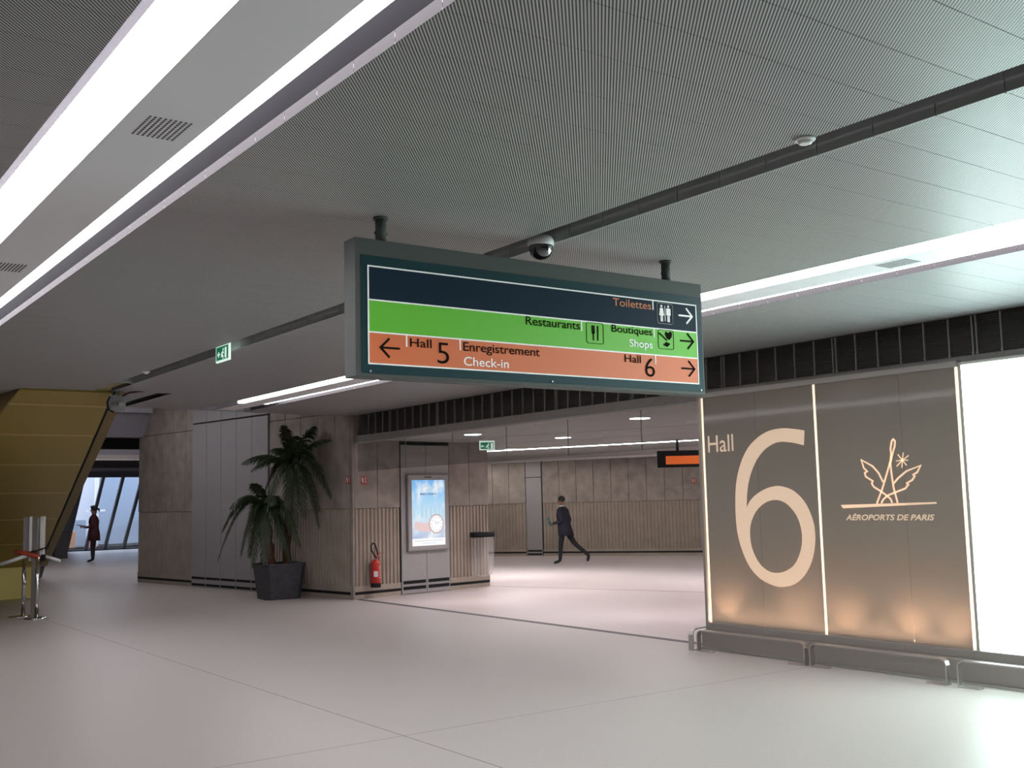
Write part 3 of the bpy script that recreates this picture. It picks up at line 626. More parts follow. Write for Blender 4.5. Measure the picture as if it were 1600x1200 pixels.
def sm_closed(pts, corners=(), n=3):
    out = []; N = len(pts)
    for i in range(N):
        p0, p1, p2, p3 = (Vector(pts[(i+k-1) % N]) for k in range(4))
        if i in corners: p0 = p1
        if (i+1) % N in corners: p3 = p2
        for k in range(n):
            t = k/n; out.append(0.5*((2*p1)+(-p0+p2)*t+(2*p0-5*p1+4*p2-p3)*t*t+(-p0+3*p1-3*p2+p3)*t**3))
    return out
def filled(outer, inner, P, d, material, name, parent, label):
    cu = bpy.data.curves.new('c', 'CURVE'); cu.dimensions = '2D'; cu.fill_mode = 'BOTH'
    for loop in (outer, inner):
        sp = cu.splines.new('POLY'); sp.points.add(len(loop)-1); sp.use_cyclic_u = True
        for q, p in zip(sp.points, loop): q.co = (p[0], p[1], 0, 1)
    o = bpy.data.objects.new('c', cu); COL.objects.link(o); dg = bpy.context.evaluated_depsgraph_get()
    me = bpy.data.meshes.new_from_object(o.evaluated_get(dg)); mb = MB()
    mb.add([P(v.co.x, v.co.y, d) for v in me.vertices], [tuple(p.vertices) for p in me.polygons])
    bpy.data.objects.remove(o); bpy.data.meshes.remove(me)
    return part(name, mb, material, parent, label=label)
filled(sm_closed(six_o, (0, 29, 38)), sm_closed(six_i), WP, 0.004, M['letter'], 'numeral', hw, 'large glowing numeral 6')
def mirrorP(P, x1, x0): return lambda x, z, d: P(x1+x0-x, z, d)
# writing reads left to right as Y decreases
text_part('lettering', 'Hall', 8.219, 8.601, 2.183, 2.370, mirrorP(WP, 8.219, 8.601), 0.004, M['letter'], hw, ref='H', label='lettering reading Hall')
text_part('lettering', 'A\u00c9ROPORTS DE PARIS', 5.797, 6.776, 1.420, 1.474, mirrorP(WP, 5.797, 6.776), 0.004, M['letter'], hw, bold=0.018, shear=0.25, ref='R', label='lettering reading A\u00c9ROPORTS DE PARIS')
tower = [(6.408, 1.58), (6.339, 1.717), (6.255, 1.917), (6.223, 1.998), (6.216, 2.053), (6.219, 2.108), (6.2, 2.176), (6.183, 2.191), (6.165, 2.174), (6.171, 2.124), (6.197, 2.061), (6.217, 2.007), (6.23, 1.962), (6.225, 1.87), (6.212, 1.732), (6.177, 1.585)]
lw = [(6.324, 1.786), (6.368, 1.875), (6.431, 1.943), (6.557, 2.01), (6.533, 1.929), (6.496, 1.894), (6.525, 1.882), (6.516, 1.844), (6.439, 1.799), (6.452, 1.776), (6.432, 1.743), (6.356, 1.699), (6.293, 1.656), (6.251, 1.623), (6.237, 1.586)]
rw = [(6.21, 1.768), (6.152, 1.821), (6.063, 1.881), (5.907, 1.929), (5.947, 1.867), (5.991, 1.847), (5.976, 1.832), (6.004, 1.797), (6.065, 1.768), (6.05, 1.754), (6.084, 1.719), (6.193, 1.685), (6.271, 1.66), (6.328, 1.624), (6.358, 1.584)]
lg = MB(); stroke(lg, tower, 0.017, WP, 0.0, 0.004); stroke(lg, lw, 0.016, WP, 0.0, 0.0045); stroke(lg, rw, 0.016, WP, 0.0, 0.005)
st = [(6.144, 2.044), (6.082, 2.059), (6.027, 2.029), (6.035, 1.984), (6.056, 1.937), (6.107, 1.915), (6.164, 1.931), (6.167, 1.982)]
for p in st: stroke(lg, [(6.097, 1.987), p], 0.009, WP, 0.0, 0.004)
flat_poly(lg, [(6.828, 1.571), (5.768, 1.587), (5.769, 1.572), (6.804, 1.537)], WP, 0.0, 0.004)
part('emblem', lg, M['letter'], hw, label='winged tower emblem with star above a line')
for i, y in enumerate((8.40, 7.43, 6.82, 6.10, 5.62)):
    ld = bpy.data.lights.new('uplight', 'SPOT'); ld.energy = 170; ld.color = (1.0, 0.62, 0.45); ld.spot_size = math.radians(110); ld.spot_blend = 0.8; ld.shadow_soft_size = 0.03
    lo = bpy.data.objects.new('uplight', ld); COL.objects.link(lo); lo.parent = hw; lo.location = (0.16, y-7.1, 0.29); lo.rotation_euler = (math.pi, math.radians(-14), 0)
la = bpy.data.lights.new('uplight_strip', 'AREA'); la.shape = 'RECTANGLE'; la.size = 0.08; la.size_y = 3.1; la.energy = 120; la.color = (1.0, 0.68, 0.52)
lo = bpy.data.objects.new('uplight_strip', la); COL.objects.link(lo); lo.parent = hw; lo.location = (0.12, 0.0, 0.285); lo.rotation_euler = (math.pi, 0, 0)
# big white screen next to it
bs = thing('illuminated_screen', 'overexposed white advertising screen at the right edge', 'screen', T3(WX, 3.6, 0))
part('casing', MB().box(0.0, 0.25, -3.6, 5.468-3.6, 0.2, 2.85), M['dsteel'], bs)
part('light_face', MB().box(-0.012, 0.0, -3.55, 5.43-3.6, 0.285, 2.82), M['screen'], bs, label='glowing white face')
part('picture_mark', MB().prism([(5.43-3.6, 1.62), (5.36-3.6, 1.345), (5.43-3.6, 1.02)], -0.014, -0.0121, 'x'), M['screengreen'], bs, label='pale green shape on the screen')
part('plinth', MB().box(-0.13, 0.25, -3.6, 5.40-3.6, 0.0, 0.20), M['dsteel'], bs)
part('plinth_foot', MB().box(-0.17, -0.13, -3.6, 5.40-3.6, 0.0, 0.02), M['steel'], bs)
part('sill', MB().box(-0.04, 0.25, -3.6, 5.468-3.6, 0.20, 0.278), M['dsteel'], bs)
struct('wall_right', MB().box(9.0, 9.3, -9, 0, 0, 2.9), M['concrete'], 'plain wall beyond the white screen')

# ---- bumper rails in front of the wall
def rail(label, L, mx):
    t = thing('bumper_rail', label, 'rail', mx, 'low steel bumper rails along the wall')
    pts = [(0, 0, 0.012), (0, 0, 0.17), (0.012, 0, 0.205), (0.05, 0, 0.225), (L-0.05, 0, 0.225), (L-0.012, 0, 0.205), (L, 0, 0.17), (L, 0, 0.012)]
    mb = MB(); pr = []
    for i, p in enumerate(pts):
        a = Vector(pts[max(i-1, 0)]); b = Vector(pts[min(i+1, len(pts)-1)]); d = (b-a).normalized(); n = Vector((-d.z, 0, d.x))
        for s, q in ((-1, -1), (-1, 1), (1, 1), (1, -1)): pr.append(Vector(p)+n*0.006*s+Vector((0, 0.03*q, 0)))
    m = len(pts); fs = [(i*4+k, i*4+(k+1) % 4, (i+1)*4+(k+1) % 4, (i+1)*4+k) for i in range(m-1) for k in range(4)]+[(0, 1, 2, 3), tuple(range(4*m-4, 4*m))]
    mb.add(pr, fs); part('bar', mb, M['steel'], t)
    for s, x in ((1, 0), (-1, L)): part('foot_plate', MB().box(min(x-s*0.006, x+s*0.2), max(x-s*0.006, x+s*0.2), -0.035, 0.035, 0.0, 0.012), M['steel'], t, bevel=0.003)
    return t
for lab, y1, L in (('bumper rail under the Hall 6 numeral', 8.56, 1.46), ('bumper rail under the airport logo', 7.03, 1.47), ('bumper rail under the white screen', 5.45, 1.47)):
    rail('low brushed steel '+lab, L, frame((8.68, y1, 0), (0, -1)))
rail('short brushed steel bumper rail turning round the wall end', 0.52, frame((8.66, 8.66, 0), (0.97, 0.25)))

# ================================================================== fittings on the ceiling
dc = thing('dome_camera', 'smoked dome security camera on the dark ceiling slot', 'camera', T3(3.965, 5.12, 3.165))
part('housing', MB().lathe([(0.076, 0.082), (0.082, 0.088), (0.082, 0.112), (0.07, 0.14)], 24), M['white'], dc)
part('dome', MB().lathe([(0.004, -0.004), (0.030, 0.001), (0.054, 0.016), (0.069, 0.040), (0.076, 0.070), (0.076, 0.085)], 24), M['lens'], dc)
def smoke(x, y, z, lab):
    t = thing('smoke_detector', lab, 'detector', T3(x, y, z), 'round white smoke detectors')
    part('base', MB().lathe([(0.045, -0.010), (0.048, -0.005), (0.048, 0.0)], 20), M['white'], t); part('sensor', MB().lathe([(0.022, -0.026), (0.030, -0.023), (0.032, -0.010)], 20), M['white'], t)
smoke(3.83, 2.99, 3.28, 'white smoke detector at the slot edge in the upper right ceiling')
smoke(3.83, 12.5, 3.28, 'white smoke detector near the far end of the dark slot')
smoke(10.16, 13.37, 2.84, 'small white smoke detector on the inner hall ceiling')
def exit_sign(lab, mx, w_, h_, up_):
    t = thing('exit_sign', lab, 'sign', mx, 'green emergency exit signs')
    part('box', MB().box(-w_/2, w_/2, -0.02, 0.0, 0, h_), M['exitwhite'], t, bevel=0.003)
    P = lambda x, z, d=0: (x, -0.02-d, z)
    part('green_face', flat_poly(MB(), [(-w_/2+0.02, 0.02), (w_/2-0.02, 0.02), (w_/2-0.02, h_-0.03), (-w_/2+0.02, h_-0.03)], P, 0, 0.002), M['exitgreen'], t)
    mb = MB(); s = h_/0.19
    flat_poly(mb, circ(0.03*s, 0.125*s, 0.013*s), P, .002, .004)
    stroke(mb, [(0.025*s, 0.11*s), (0.0, 0.07*s), (0.03*s, 0.05*s), (0.02*s, 0.028*s)], 0.016*s, P, .002, .004); stroke(mb, [(0.0, 0.07*s), (-0.03*s, 0.05*s)], 0.014*s, P, .002, .004); stroke(mb, [(0.05*s, 0.085*s), (0.015*s, 0.10*s), (-0.02*s, 0.085*s)], 0.011*s, P, .002, .0045)
    stroke(mb, [(-0.12*s, 0.08*s), (-0.055*s, 0.08*s)], 0.012*s, P, .002, .004); stroke(mb, [(-0.09*s, 0.105*s), (-0.12*s, 0.08*s), (-0.09*s, 0.055*s)], 0.012*s, P, .002, .0045)
    flat_poly(mb, [(0.075*s, 0.03*s), (0.12*s, 0.03*s), (0.12*s, 0.14*s), (0.075*s, 0.14*s)], P, .002, .004)
    part('pictogram', mb, M['exitwhite'], t)
    part('hanger', MB().box(-0.02, 0.02, -0.008, 0.008, h_, h_+up_), M['white'], t)
exit_sign('green exit sign hanging from the dark ceiling slot', frame((3.965, 10.39, 3.155), (0, -1)), 0.36, 0.185, 0.325)
exit_sign('green exit sign under the inner ceiling beside the pier', frame((11.0, 15.95, 2.60), (0.90, -0.43)), 0.28, 0.17, 0.075)
def downlight(x, y, lab, e):
    t = thing('downlight', lab, 'light', T3(x, y, ZI), 'round recessed downlights of the inner hall')
    part('ring', MB().lathe([(0.145, -0.006), (0.165, -0.008), (0.165, 0.0), (0.145, 0.0)], 24), M['white'], t); part('glow_disc', MB().lathe([(0.145, -0.012), (0.145, -0.003)], 24), M['down'], t)
    ld = bpy.data.lights.new('downlight_beam', 'SPOT'); ld.energy = e; ld.color = (1.0, 0.90, 0.90); ld.spot_size = math.radians(150); ld.spot_blend = 0.8; ld.shadow_soft_size = 0.12
    lo = bpy.data.objects.new('downlight_beam', ld); COL.objects.link(lo); lo.parent = t; lo.location = (0, 0, -0.03)
downlight(10.30, 15.36, 'round downlight beside the green exit sign', 240)
downlight(12.56, 15.70, 'round downlight in the middle of the inner hall ceiling', 240)
downlight(10.65, 11.51, 'large round downlight nearest the Hall 6 panel', 240)
downlight(13.6, 9.4, 'added round downlight of the inner hall hidden behind the Hall 6 panel', 420)  # this and the next two are added to brighten the back wall
downlight(16.0, 13.0, 'added round downlight deep in the inner hall behind the orange sign', 420)
downlight(14.2, 19.6, 'added round downlight far back beside the pier end', 420)
# camera box with cables at the corner of the escalator opening
cb = thing('junction_box', 'grey camera and cable box hanging at the ceiling corner above the gold soffit', 'box', frame((4.15, 14.75, 2.98), (0.95, -0.3)))
part('bracket', MB().box(-0.02, 0.02, 0.0, 0.04, 0.1, 0.33), M['dsteel'], cb)
part('case', MB().box(-0.12, 0.10, -0.06, 0.09, 0.03, 0.24), M['metalpanel'], cb, bevel=0.01)
part('lens_tube', MB().tube([(0.02, -0.05, 0.13), (0.05, -0.20, 0.10)], 0.035, 12), M['dsteel'], cb)
part('cable', MB().tube([(-0.10, -0.065, 0.22), (-0.13, -0.09, 0.14), (-0.11, -0.08, 0.04), (-0.05, -0.07, 0.01)], 0.012), M['black'], cb)
part('cable', MB().tube([(0.06, -0.06, 0.23), (0.14, -0.08, 0.27), (0.22, -0.02, 0.29), (0.34, 0.02, 0.31)], 0.014), M['maroon'], cb)
# inner hall orange sign
osn = thing('hanging_sign', 'dark hanging sign with an orange band in the inner hall', 'sign', frame((15.85, 15.60, 2.28), (0.80, -0.60)))
part('case', MB().box(-0.72, 0.9, -0.04, 0.04, 0, 0.34), M['black'], osn, bevel=0.005)
part('band', MB().box(-0.55, 0.88, -0.046, -0.04, 0.06, 0.23), mat('inner_orange', (0.55, 0.12, 0.02), 0.5, emit=(0.7, 0.12, 0.02), estr=0.35), osn, label='orange band')
for x in (-0.3, 0.6): part('hanger_post', MB().lathe([(0.03, 0.34), (0.03, 0.56)], 12, (x, 0, 0)), M['black'], osn)

# ================================================================== objects on the pier
def FRm(r, out, z): return FR @ T3(r, -0.045-out, z)
# advertising display
ad = thing('advertising_display', 'grey framed lit display showing a wristwatch advert', 'screen', FRm(1.665, 0.0, 0.78))
part('frame', MB().box(-0.505, 0.505, -0.06, 0, 0, 1.44), M['adframe'], ad, bevel=0.008)
part('glass_edge', MB().box(-0.49, 0.49, -0.064, -0.06, 0.02, 1.42), M['dsteel'], ad)
part('inner_frame', MB().box(-0.485, 0.485, -0.066, -0.062, 0.03, 1.41), M['metalpanel'], ad)
part('speaker_slot', MB().box(-0.10, 0.08, -0.068, -0.06, 1.375, 1.39), M['black'], ad)
AP = lambda x, z, d=0: (x, -0.066-d, z)
pic = part('picture', MB().box(-0.405, 0.405, -0.068, -0.064, 0.10, 1.33), M['picture'], ad, label='bright picture of sky and watch')
part('picture_footer', flat_poly(MB(), [(-0.405, 0.10), (0.405, 0.10), (0.405, 0.235), (-0.405, 0.235)], AP, .002, .0025), M['pic_white'], pic)
text_part('picture_lettering', 'MEYERS', -0.20, 0.19, 1.045, 1.085, AP, .004, M['pic_navy'], pic, bold=0.02)
for x0, z0, n in ((-0.17, 1.175, 5), (-0.06, 1.125, 7)):
    sq_ = MB(); stroke(sq_, [(x0+0.011*k, z0+0.022*math.sin(k*1.9)+0.004*k) for k in range(n*3)], 0.007, AP, .003, .004); part('picture_script', sq_, M['pic_grey'], pic)
ft = MB()
for i in range(14): flat_poly(ft, [(-0.34+i*0.05, 0.185), (-0.34+i*0.05+0.035, 0.185), (-0.34+i*0.05+0.035, 0.197), (-0.34+i*0.05, 0.197)], AP, .003, .0035)
for i in range(7): flat_poly(ft, [(-0.16+i*0.05, 0.14), (-0.16+i*0.05+0.035, 0.14), (-0.16+i*0.05+0.035, 0.15), (-0.16+i*0.05, 0.15)], AP, .003, .0035)
part('picture_small_print', ft, M['pic_grey'], pic)['kind'] = 'stuff'
ct = MB()
for x, h_ in ((-0.36, .12), (-0.16, .19), (-0.06, .12), (0.06, .17), (0.16, .15), (0.27, .20), (0.36, .14)): flat_poly(ct, [(x-0.022, 0.62), (x+0.022, 0.62), (x+0.022, 0.68+h_), (x-0.022, 0.68+h_)], AP, .002, .0025)
part('picture_skyline', ct, M['pic_city'], pic)['kind'] = 'stuff'
wt = MB(); flat_poly(wt, [(-0.36, 0.42), (-0.34, 0.56), (-0.10, 0.52), (0.05, 0.54), (0.05, 0.36), (-0.12, 0.36)], AP, .003, .0035); part('picture_strap', wt, M['pic_pink'], pic)
part('picture_dial', flat_poly(MB(), circ(0.185, 0.50, 0.185, 28), AP, .0035, .004), M['pic_rose'], pic)
part('picture_dial', flat_poly(MB(), circ(0.185, 0.50, 0.16, 28), AP, .004, .005), M['pic_white'], pic)
hd = MB()
for k in range(12):
    a = math.radians(k*30); stroke(hd, [(0.185+0.115*math.cos(a), 0.50+0.115*math.sin(a)), (0.185+0.145*math.cos(a), 0.50+0.145*math.sin(a))], 0.014, AP, .005, .006)
stroke(hd, [(0.185, 0.50), (0.255, 0.535)], 0.012, AP, .005, .006); stroke(hd, [(0.185, 0.50), (0.14, 0.56)], 0.012, AP, .005, .006)
part('picture_hands', hd, M['pic_grey'], pic)['kind'] = 'stuff'
# fire extinguisher
fe = thing('fire_extinguisher', 'red fire extinguisher with black hose hung on the ribbed pier corner', 'extinguisher', FR @ T3(0.345, -0.185, 0.20))
cyl = part('cylinder', MB().lathe([(0.085, 0.07), (0.09, 0.08), (0.09, 0.40), (0.078, 0.45), (0.045, 0.485), (0.03, 0.50)], 24), M['red'], fe)
part('base_ring', MB().lathe([(0.088, 0.0), (0.092, 0.01), (0.092, 0.075), (0.086, 0.08)], 24), M['black'], fe)
part('valve', MB().lathe([(0.03, 0.49), (0.034, 0.50), (0.03, 0.535)], 16), M['dsteel'], fe)
part('handle', MB().box(-0.02, 0.10, -0.014, 0.014, 0.53, 0.545).add([(-0.02, -0.014, 0.545), (0.11, -0.014, 0.60), (0.11, 0.014, 0.60), (-0.02, 0.014, 0.545), (-0.02, -0.014, 0.56), (0.11, -0.014, 0.615), (0.11, 0.014, 0.615), (-0.02, 0.014, 0.56)], [(0, 3, 2, 1), (4, 5, 6, 7), (0, 1, 5, 4), (1, 2, 6, 5), (2, 3, 7, 6), (3, 0, 4, 7)]), M['red'], fe)
part('hose', MB().tube([(0.0, -0.03, 0.52), (-0.06, -0.05, 0.56), (-0.125, -0.05, 0.66), (-0.135, -0.05, 0.74), (-0.10, -0.05, 0.785), (-0.05, -0.05, 0.77), (-0.02, -0.05, 0.69), (0.01, -0.05, 0.58)], 0.013, 10), M['black'], fe)
lbl = MB()
for k in range(6):
    a = math.radians(-150+k*8); b = math.radians(-150+(k+1)*8)
    lbl.add([(0.0915*math.cos(a), 0.0915*math.sin(a), 0.19), (0.0915*math.cos(b), 0.0915*math.sin(b), 0.19), (0.0915*math.cos(b), 0.0915*math.sin(b), 0.29), (0.0915*math.cos(a), 0.0915*math.sin(a), 0.29)], [(0, 1, 2, 3)])
part('label_patch', lbl, M['shirt'], cyl, label='pale label')
lb2 = MB()
for z in (0.17, 0.21, 0.25, 0.29, 0.33, 0.36):
    for k in range(4):
        a = math.radians(-92+k*11); b = math.radians(-92+k*11+7)
        lb2.add([(0.0915*math.cos(a), 0.0915*math.sin(a), z), (0.0915*math.cos(b), 0.0915*math.sin(b), z), (0.0915*math.cos(b), 0.0915*math.sin(b), z+0.013), (0.0915*math.cos(a), 0.0915*math.sin(a), z+0.013)], [(0, 1, 2, 3)])
part('printed_text', lb2, M['shirt'], cyl)['kind'] = 'stuff'
part('wall_bracket', MB().box(-0.03, 0.03, 0.085, 0.165, 0.36, 0.42), M['dsteel'], fe)
# red fire point signs
def fire_sign(lab, mx, s=1):
    t = thing('fire_sign', lab, 'sign', mx, 'small red fire point signs')
    part('plate', MB().box(-0.068, 0.068, -0.004, 0.0, 0, 0.145), M['redsign'], t)
    P = lambda x, z, d=0: (x, -0.004-d, z)
    mb = MB(); flat_poly(mb, [(-0.038, 0.025), (-0.012, 0.025), (-0.012, 0.105), (-0.022, 0.12), (-0.03, 0.12), (-0.038, 0.105)], P, 0, .002); stroke(mb, [(-0.022, 0.115), (-0.05, 0.122), (-0.055, 0.06)], 0.007, P, 0, .002)
    for z in (0.03, 0.07, 0.11): flat_poly(mb, [(0.02, z), (0.05, z), (0.05, z+0.02), (0.02, z+0.02)], P, 0, .002)
    part('pictogram', mb, M['shirt'], t)
fire_sign('small red fire extinguisher sign on the right pier face above the extinguisher', FRm(0.205, 0.0, 2.04))
fire_sign('small red fire extinguisher sign on the left pier face at the corner', FL @ Matrix.Translation((0.09, 0.04, 2.05)) @ Matrix.Rotation(math.pi, 4, 'Z'))
fire_sign('small red fire sign on the inner back wall near the Hall 6 panel', FB @ T3(6.40, -0.05, 2.05))
# waste bag on a wall ring
wg = thing('waste_bag_holder', 'clear plastic waste bag hanging from a black ring on the pier', 'bin', FRm(2.90, 0.0, 0.22))
cy = -0.22
part('ring', MB().lathe([(0.255, 0.78), (0.27, 0.785), (0.27, 0.86), (0.255, 0.865), (0.24, 0.86), (0.24, 0.785)], 28, (0, cy, 0), 0.75), M['black'], wg)
part('bracket', MB().box(-0.05, 0.05, cy+0.18, 0.0, 0.80, 0.85), M['black'], wg)
bagm = MB(); n = 40; rows = [(0.255, 0.80), (0.245, 0.68), (0.238, 0.5), (0.232, 0.3), (0.225, 0.14), (0.19, 0.05), (0.07, 0.02)]
vs = []
for i, (r, z) in enumerate(rows):
    for k in range(n):
        a = 2*math.pi*k/n; rr = r*(1+0.055*math.sin(a*7+i*0.4)*min(1, i*0.5)+0.03*math.sin(a*13-i)*min(1, i*0.4)); vs.append((rr*math.cos(a), cy+0.75*rr*math.sin(a), z+0.012*math.sin(a*5+i)*(i > 0)))
bagm.add(vs, [(i*n+k, i*n+(k+1) % n, (i+1)*n+(k+1) % n, (i+1)*n+k) for i in range(len(rows)-1) for k in range(n)]+[tuple((len(rows)-1)*n+k for k in range(n))], True)
part('bag', bagm, M['bag'], wg, label='clear crumpled plastic bag')
part('bag_rim', MB().lathe([(0.265, 0.865), (0.277, 0.86), (0.277, 0.80), (0.272, 0.77)], 28, (0, cy, 0), 0.75), M['black'], wg)

# ================================================================== palm in planter
PC = Vector((8.22, 18.75, 0)); vr = Vector((math.cos(YAW), -math.sin(YAW), 0)); vd = Vector((math.sin(YAW), math.cos(YAW), 0))
pl = thing('planter', 'dark slate tapered square planter holding the palm', 'planter', frame(PC, Vector((0.95, -0.1))))
def sq(r, z, ch=0.10):
    c = r-ch*r/0.42
    return [(r, -c, z), (r, c, z), (c, r, z), (-c, r, z), (-r, c, z), (-r, -c, z), (-c, -r, z), (c, -r, z)]
pb = MB(); rings = [sq(0.325, 0), sq(0.40, 0.58), sq(0.41, 0.62), sq(0.405, 0.645), sq(0.365, 0.645), sq(0.355, 0.56)]
for r_ in rings: pb.v += r_
for i in range(len(rings)-1):
    for k in range(8): pb.f.append((i*8+k, i*8+(k+1) % 8, (i+1)*8+(k+1) % 8, (i+1)*8+k)); pb.sm.append(False)
pb.f.append(tuple(range(8))[::-1]); pb.sm.append(False)
part('pot', pb, M['planter'], pl)
gv = part('gravel', MB().prism([(p[0], p[1]) for p in sq(0.357, 0)], 0.50, 0.60), M['gravel'], pl, label='pale gravel'); gv['kind'] = 'stuff'
pm_ = thing('palm_tree', 'tall palm with two reddish trunks and drooping dark green fronds', 'palm', T3(PC.x, PC.y, 0.60))
def W2L(dx, dz, dep=0.0): v = vr*dx+vd*dep; return Vector((v.x, v.y, dz))
def trunk(b, t, r0, r1):
    pts = [b.lerp(t, k/14)+Vector((0.015*math.sin(k*1.7), 0.012*math.cos(k*2.1), 0)) for k in range(15)]
    part('trunk', MB().tube(pts, [(r0+(r1-r0)*k/14)*(1+0.12*(k % 2)) for k in range(15)], 10), M['bark'], pm_)
crownA = W2L(0.22, 1.85); crownB = W2L(-0.22, 1.08, -0.1)
trunk(W2L(0.12, -0.05, 0.05), crownA, 0.075, 0.06); trunk(W2L(-0.12, -0.05, -0.05), crownB, 0.07, 0.055)
def frond(base, tip, sag, wid, seed, m='leaf'):
    """arching midrib with hanging leaflets on both sides"""
    rnd = random.Random(seed); N = 18; pts = []
    mid = (base+tip)/2+Vector((0, 0, sag))
    for k in range(N+1):
        t = k/N; pts.append(base*(1-t)**2+mid*2*t*(1-t)+tip*t*t)
    rib = part('frond', MB().tube(pts, [0.012*(1-0.8*k/N)+0.002 for k in range(N+1)], 5), M['rachis'], pm_)
    mb = MB(); L = (tip-base).length
    for k in range(2, N*4+1):
        t = k/(N*4); i = min(N-1, int(t*N)); p = pts[i].lerp(pts[i+1], t*N-i) if t < 1 else pts[N]
        d = (pts[i+1]-pts[i]).normalized(); sd = d.cross(Vector((0, 0, 1)))
        if sd.length < 0.05: sd = Vector((1, 0, 0))
        sd.normalize(); nn = sd.cross(d)
        ln = 1.25*wid*(math.sin(math.pi*min(1, 0.10+t*0.86)))**0.6*(0.8+0.4*rnd.random())
        for s in (-1, 1):
            q = (sd*s*(0.72+0.2*rnd.random())+d*(0.62+0.3*rnd.random())-Vector((0, 0, 0.30+0.5*rnd.random()))+nn*0.15).normalized()
            e1 = p+q*ln*0.55; e2 = e1+(q+Vector((0, 0, -0.55))).normalized()*ln*0.5; wv = d*0.013
            mb.add([p-wv*0.6, p+wv*0.6, e1+wv, e1-wv, e2], [(0, 1, 2, 3), (3, 2, 4)])
    part('leaflets', mb, M[m], rib)
sd_ = 1
for dx, dz, dep, sag, wd in ((-0.13, 0.72, 0.05, 0.15, .20), (0.45, 0.68, 0.0, 0.16, .20), (0.80, 0.42, -0.05, 0.28, .12), (-0.86, 0.06, -0.1, 0.30, .22), (-0.62, -0.08, -0.35, 0.35, .22),
                             (0.82, -0.62, -0.1, 0.72, .24), (0.60, -0.85, -0.25, 0.70, .24), (0.35, -0.95, -0.4, 0.75, .24), (-0.30, -0.75, -0.45, 0.65, .24), (-0.50, -0.55, 0.0, 0.60, .22),
                             (0.72, -0.25, -0.35, 0.50, .22), (0.55, -1.15, 0.05, 0.8, .24), (0.20, 0.50, -0.4, 0.2, .18), (0.05, -0.9, -0.5, 0.6, .22), (0.45, 0.1, 0.05, 0.4, .2), (-0.35, 0.25, 0.28, 0.35, .2), (0.15, -1.25, -0.3, 0.7, .24)):
    frond(crownA, crownA+W2L(dx, dz, dep-0.4*max(0, dx)), sag, wd, sd_, 'leaf' if sd_ % 3 else 'leaf2'); sd_ += 1
for dx, dz, dep, sag, wd in ((-0.80, -0.42, 0.0, 0.75, .24), (-0.85, -0.95, -0.1, 1.0, .22), (-0.55, 0.02, -0.3, 0.40, .24), (-0.15, -1.05, -0.35, 0.75, .24), (0.10, -1.0, -0.4, 0.70, .24), (0.45, -0.75, -0.4, 0.7, .24),
                             (-0.38, -0.85, -0.3, 0.75, .22), (-0.15, 0.42, -0.15, 0.15, .2), (0.62, -0.35, -0.35, 0.55, .22), (0.72, -0.75, -0.2, 0.75, .24), (-0.05, -1.1, 0.05, 0.7, .22), (0.50, -1.0, -0.1, 0.75, .24), (0.30, 0.05, -0.4, 0.35, .2), (-0.35, -0.9, 0.2, 0.8, .22)):
    frond(crownB, crownB+W2L(dx, dz, dep-0.4*max(0, dx)), sag, wd, sd_, 'leaf' if sd_ % 3 else 'leaf2'); sd_ += 1

# ================================================================== barrier stand at left
bt = thing('barrier_stand', 'folded steel barrier posts strapped together with a red band at left', 'barrier', frame((4.02, 18.75, 0), vr))
k_ = 1.0
part('post', MB().box(-0.045, 0.055, -0.05, 0.05, 0.0, 1.60), M['steel'], bt, bevel=0.008, label='tall square steel post')
part('profile', MB().box(-0.20, -0.07, -0.02, 0.03, 0.93, 1.60), M['metalpanel'], bt); part('profile', MB().box(-0.09, -0.05, -0.06, 0.0, 0.90, 1.61), M['white'], bt, bevel=0.006)
part('profile', MB().box(0.085, 0.15, -0.06, 0.0, 0.93, 1.61), M['white'], bt, bevel=0.006)
for x, y in ((-0.235, 0.12), (0.14, -0.24)):
    part('tube_leg', MB().tube([(x, y, 0.02), (x, y, 0.97)], 0.032, 14), M['chrome'], bt)
    part('base_plate', MB().lathe([(0.19, 0.0), (0.19, 0.012), (0.16, 0.022), (0.04, 0.03)], 28, (x-(0.05 if x < 0 else 0), y, 0)), M['chrome'], bt)
part('arm', MB().tube([(-0.09, -0.12, 0.99), (-0.50, -0.14, 0.86)], 0.032, 4), M['white'], bt); part('arm', MB().tube([(0.17, -0.1, 0.98), (0.45, -0.12, 0.89)], 0.026, 4), M['white'], bt)
part('arm', MB().tube([(-0.22, 0.02, 0.99), (-0.52, -0.06, 0.86)], 0.02, 4), M['dsteel'], bt)
part('strap', MB().tube([(-0.28, -0.10, 1.05), (-0.12, -0.13, 1.03), (0.02, -0.14, 0.99), (0.15, -0.13, 0.94)], 0.05, 8, flat=0.8), M['strap'], bt, label='red strap')
part('strap', MB().tube([(-0.12, -0.10, 1.04), (0.05, -0.11, 1.06), (0.18, -0.10, 1.10), (0.24, -0.06, 1.13)], 0.022, 8, flat=0.5), M['black'], bt, label='dark strap')
part('buckle', MB().box(0.15, 0.21, -0.17, -0.09, 0.90, 1.0), M['black'], bt, bevel=0.01)
# distant bin
db = thing('waste_bin', 'dark grey slim waste bin far left beside the leaning windows', 'bin', T3(9.55, 40.8, 0))
part('body', MB().box(-0.22, 0.22, -0.2, 0.2, 0, 0.92), M['dgrey'], db, bevel=0.02); part('rim', MB().box(-0.24, 0.24, -0.22, 0.22, 0.92, 0.97), M['mull'], db, bevel=0.01)

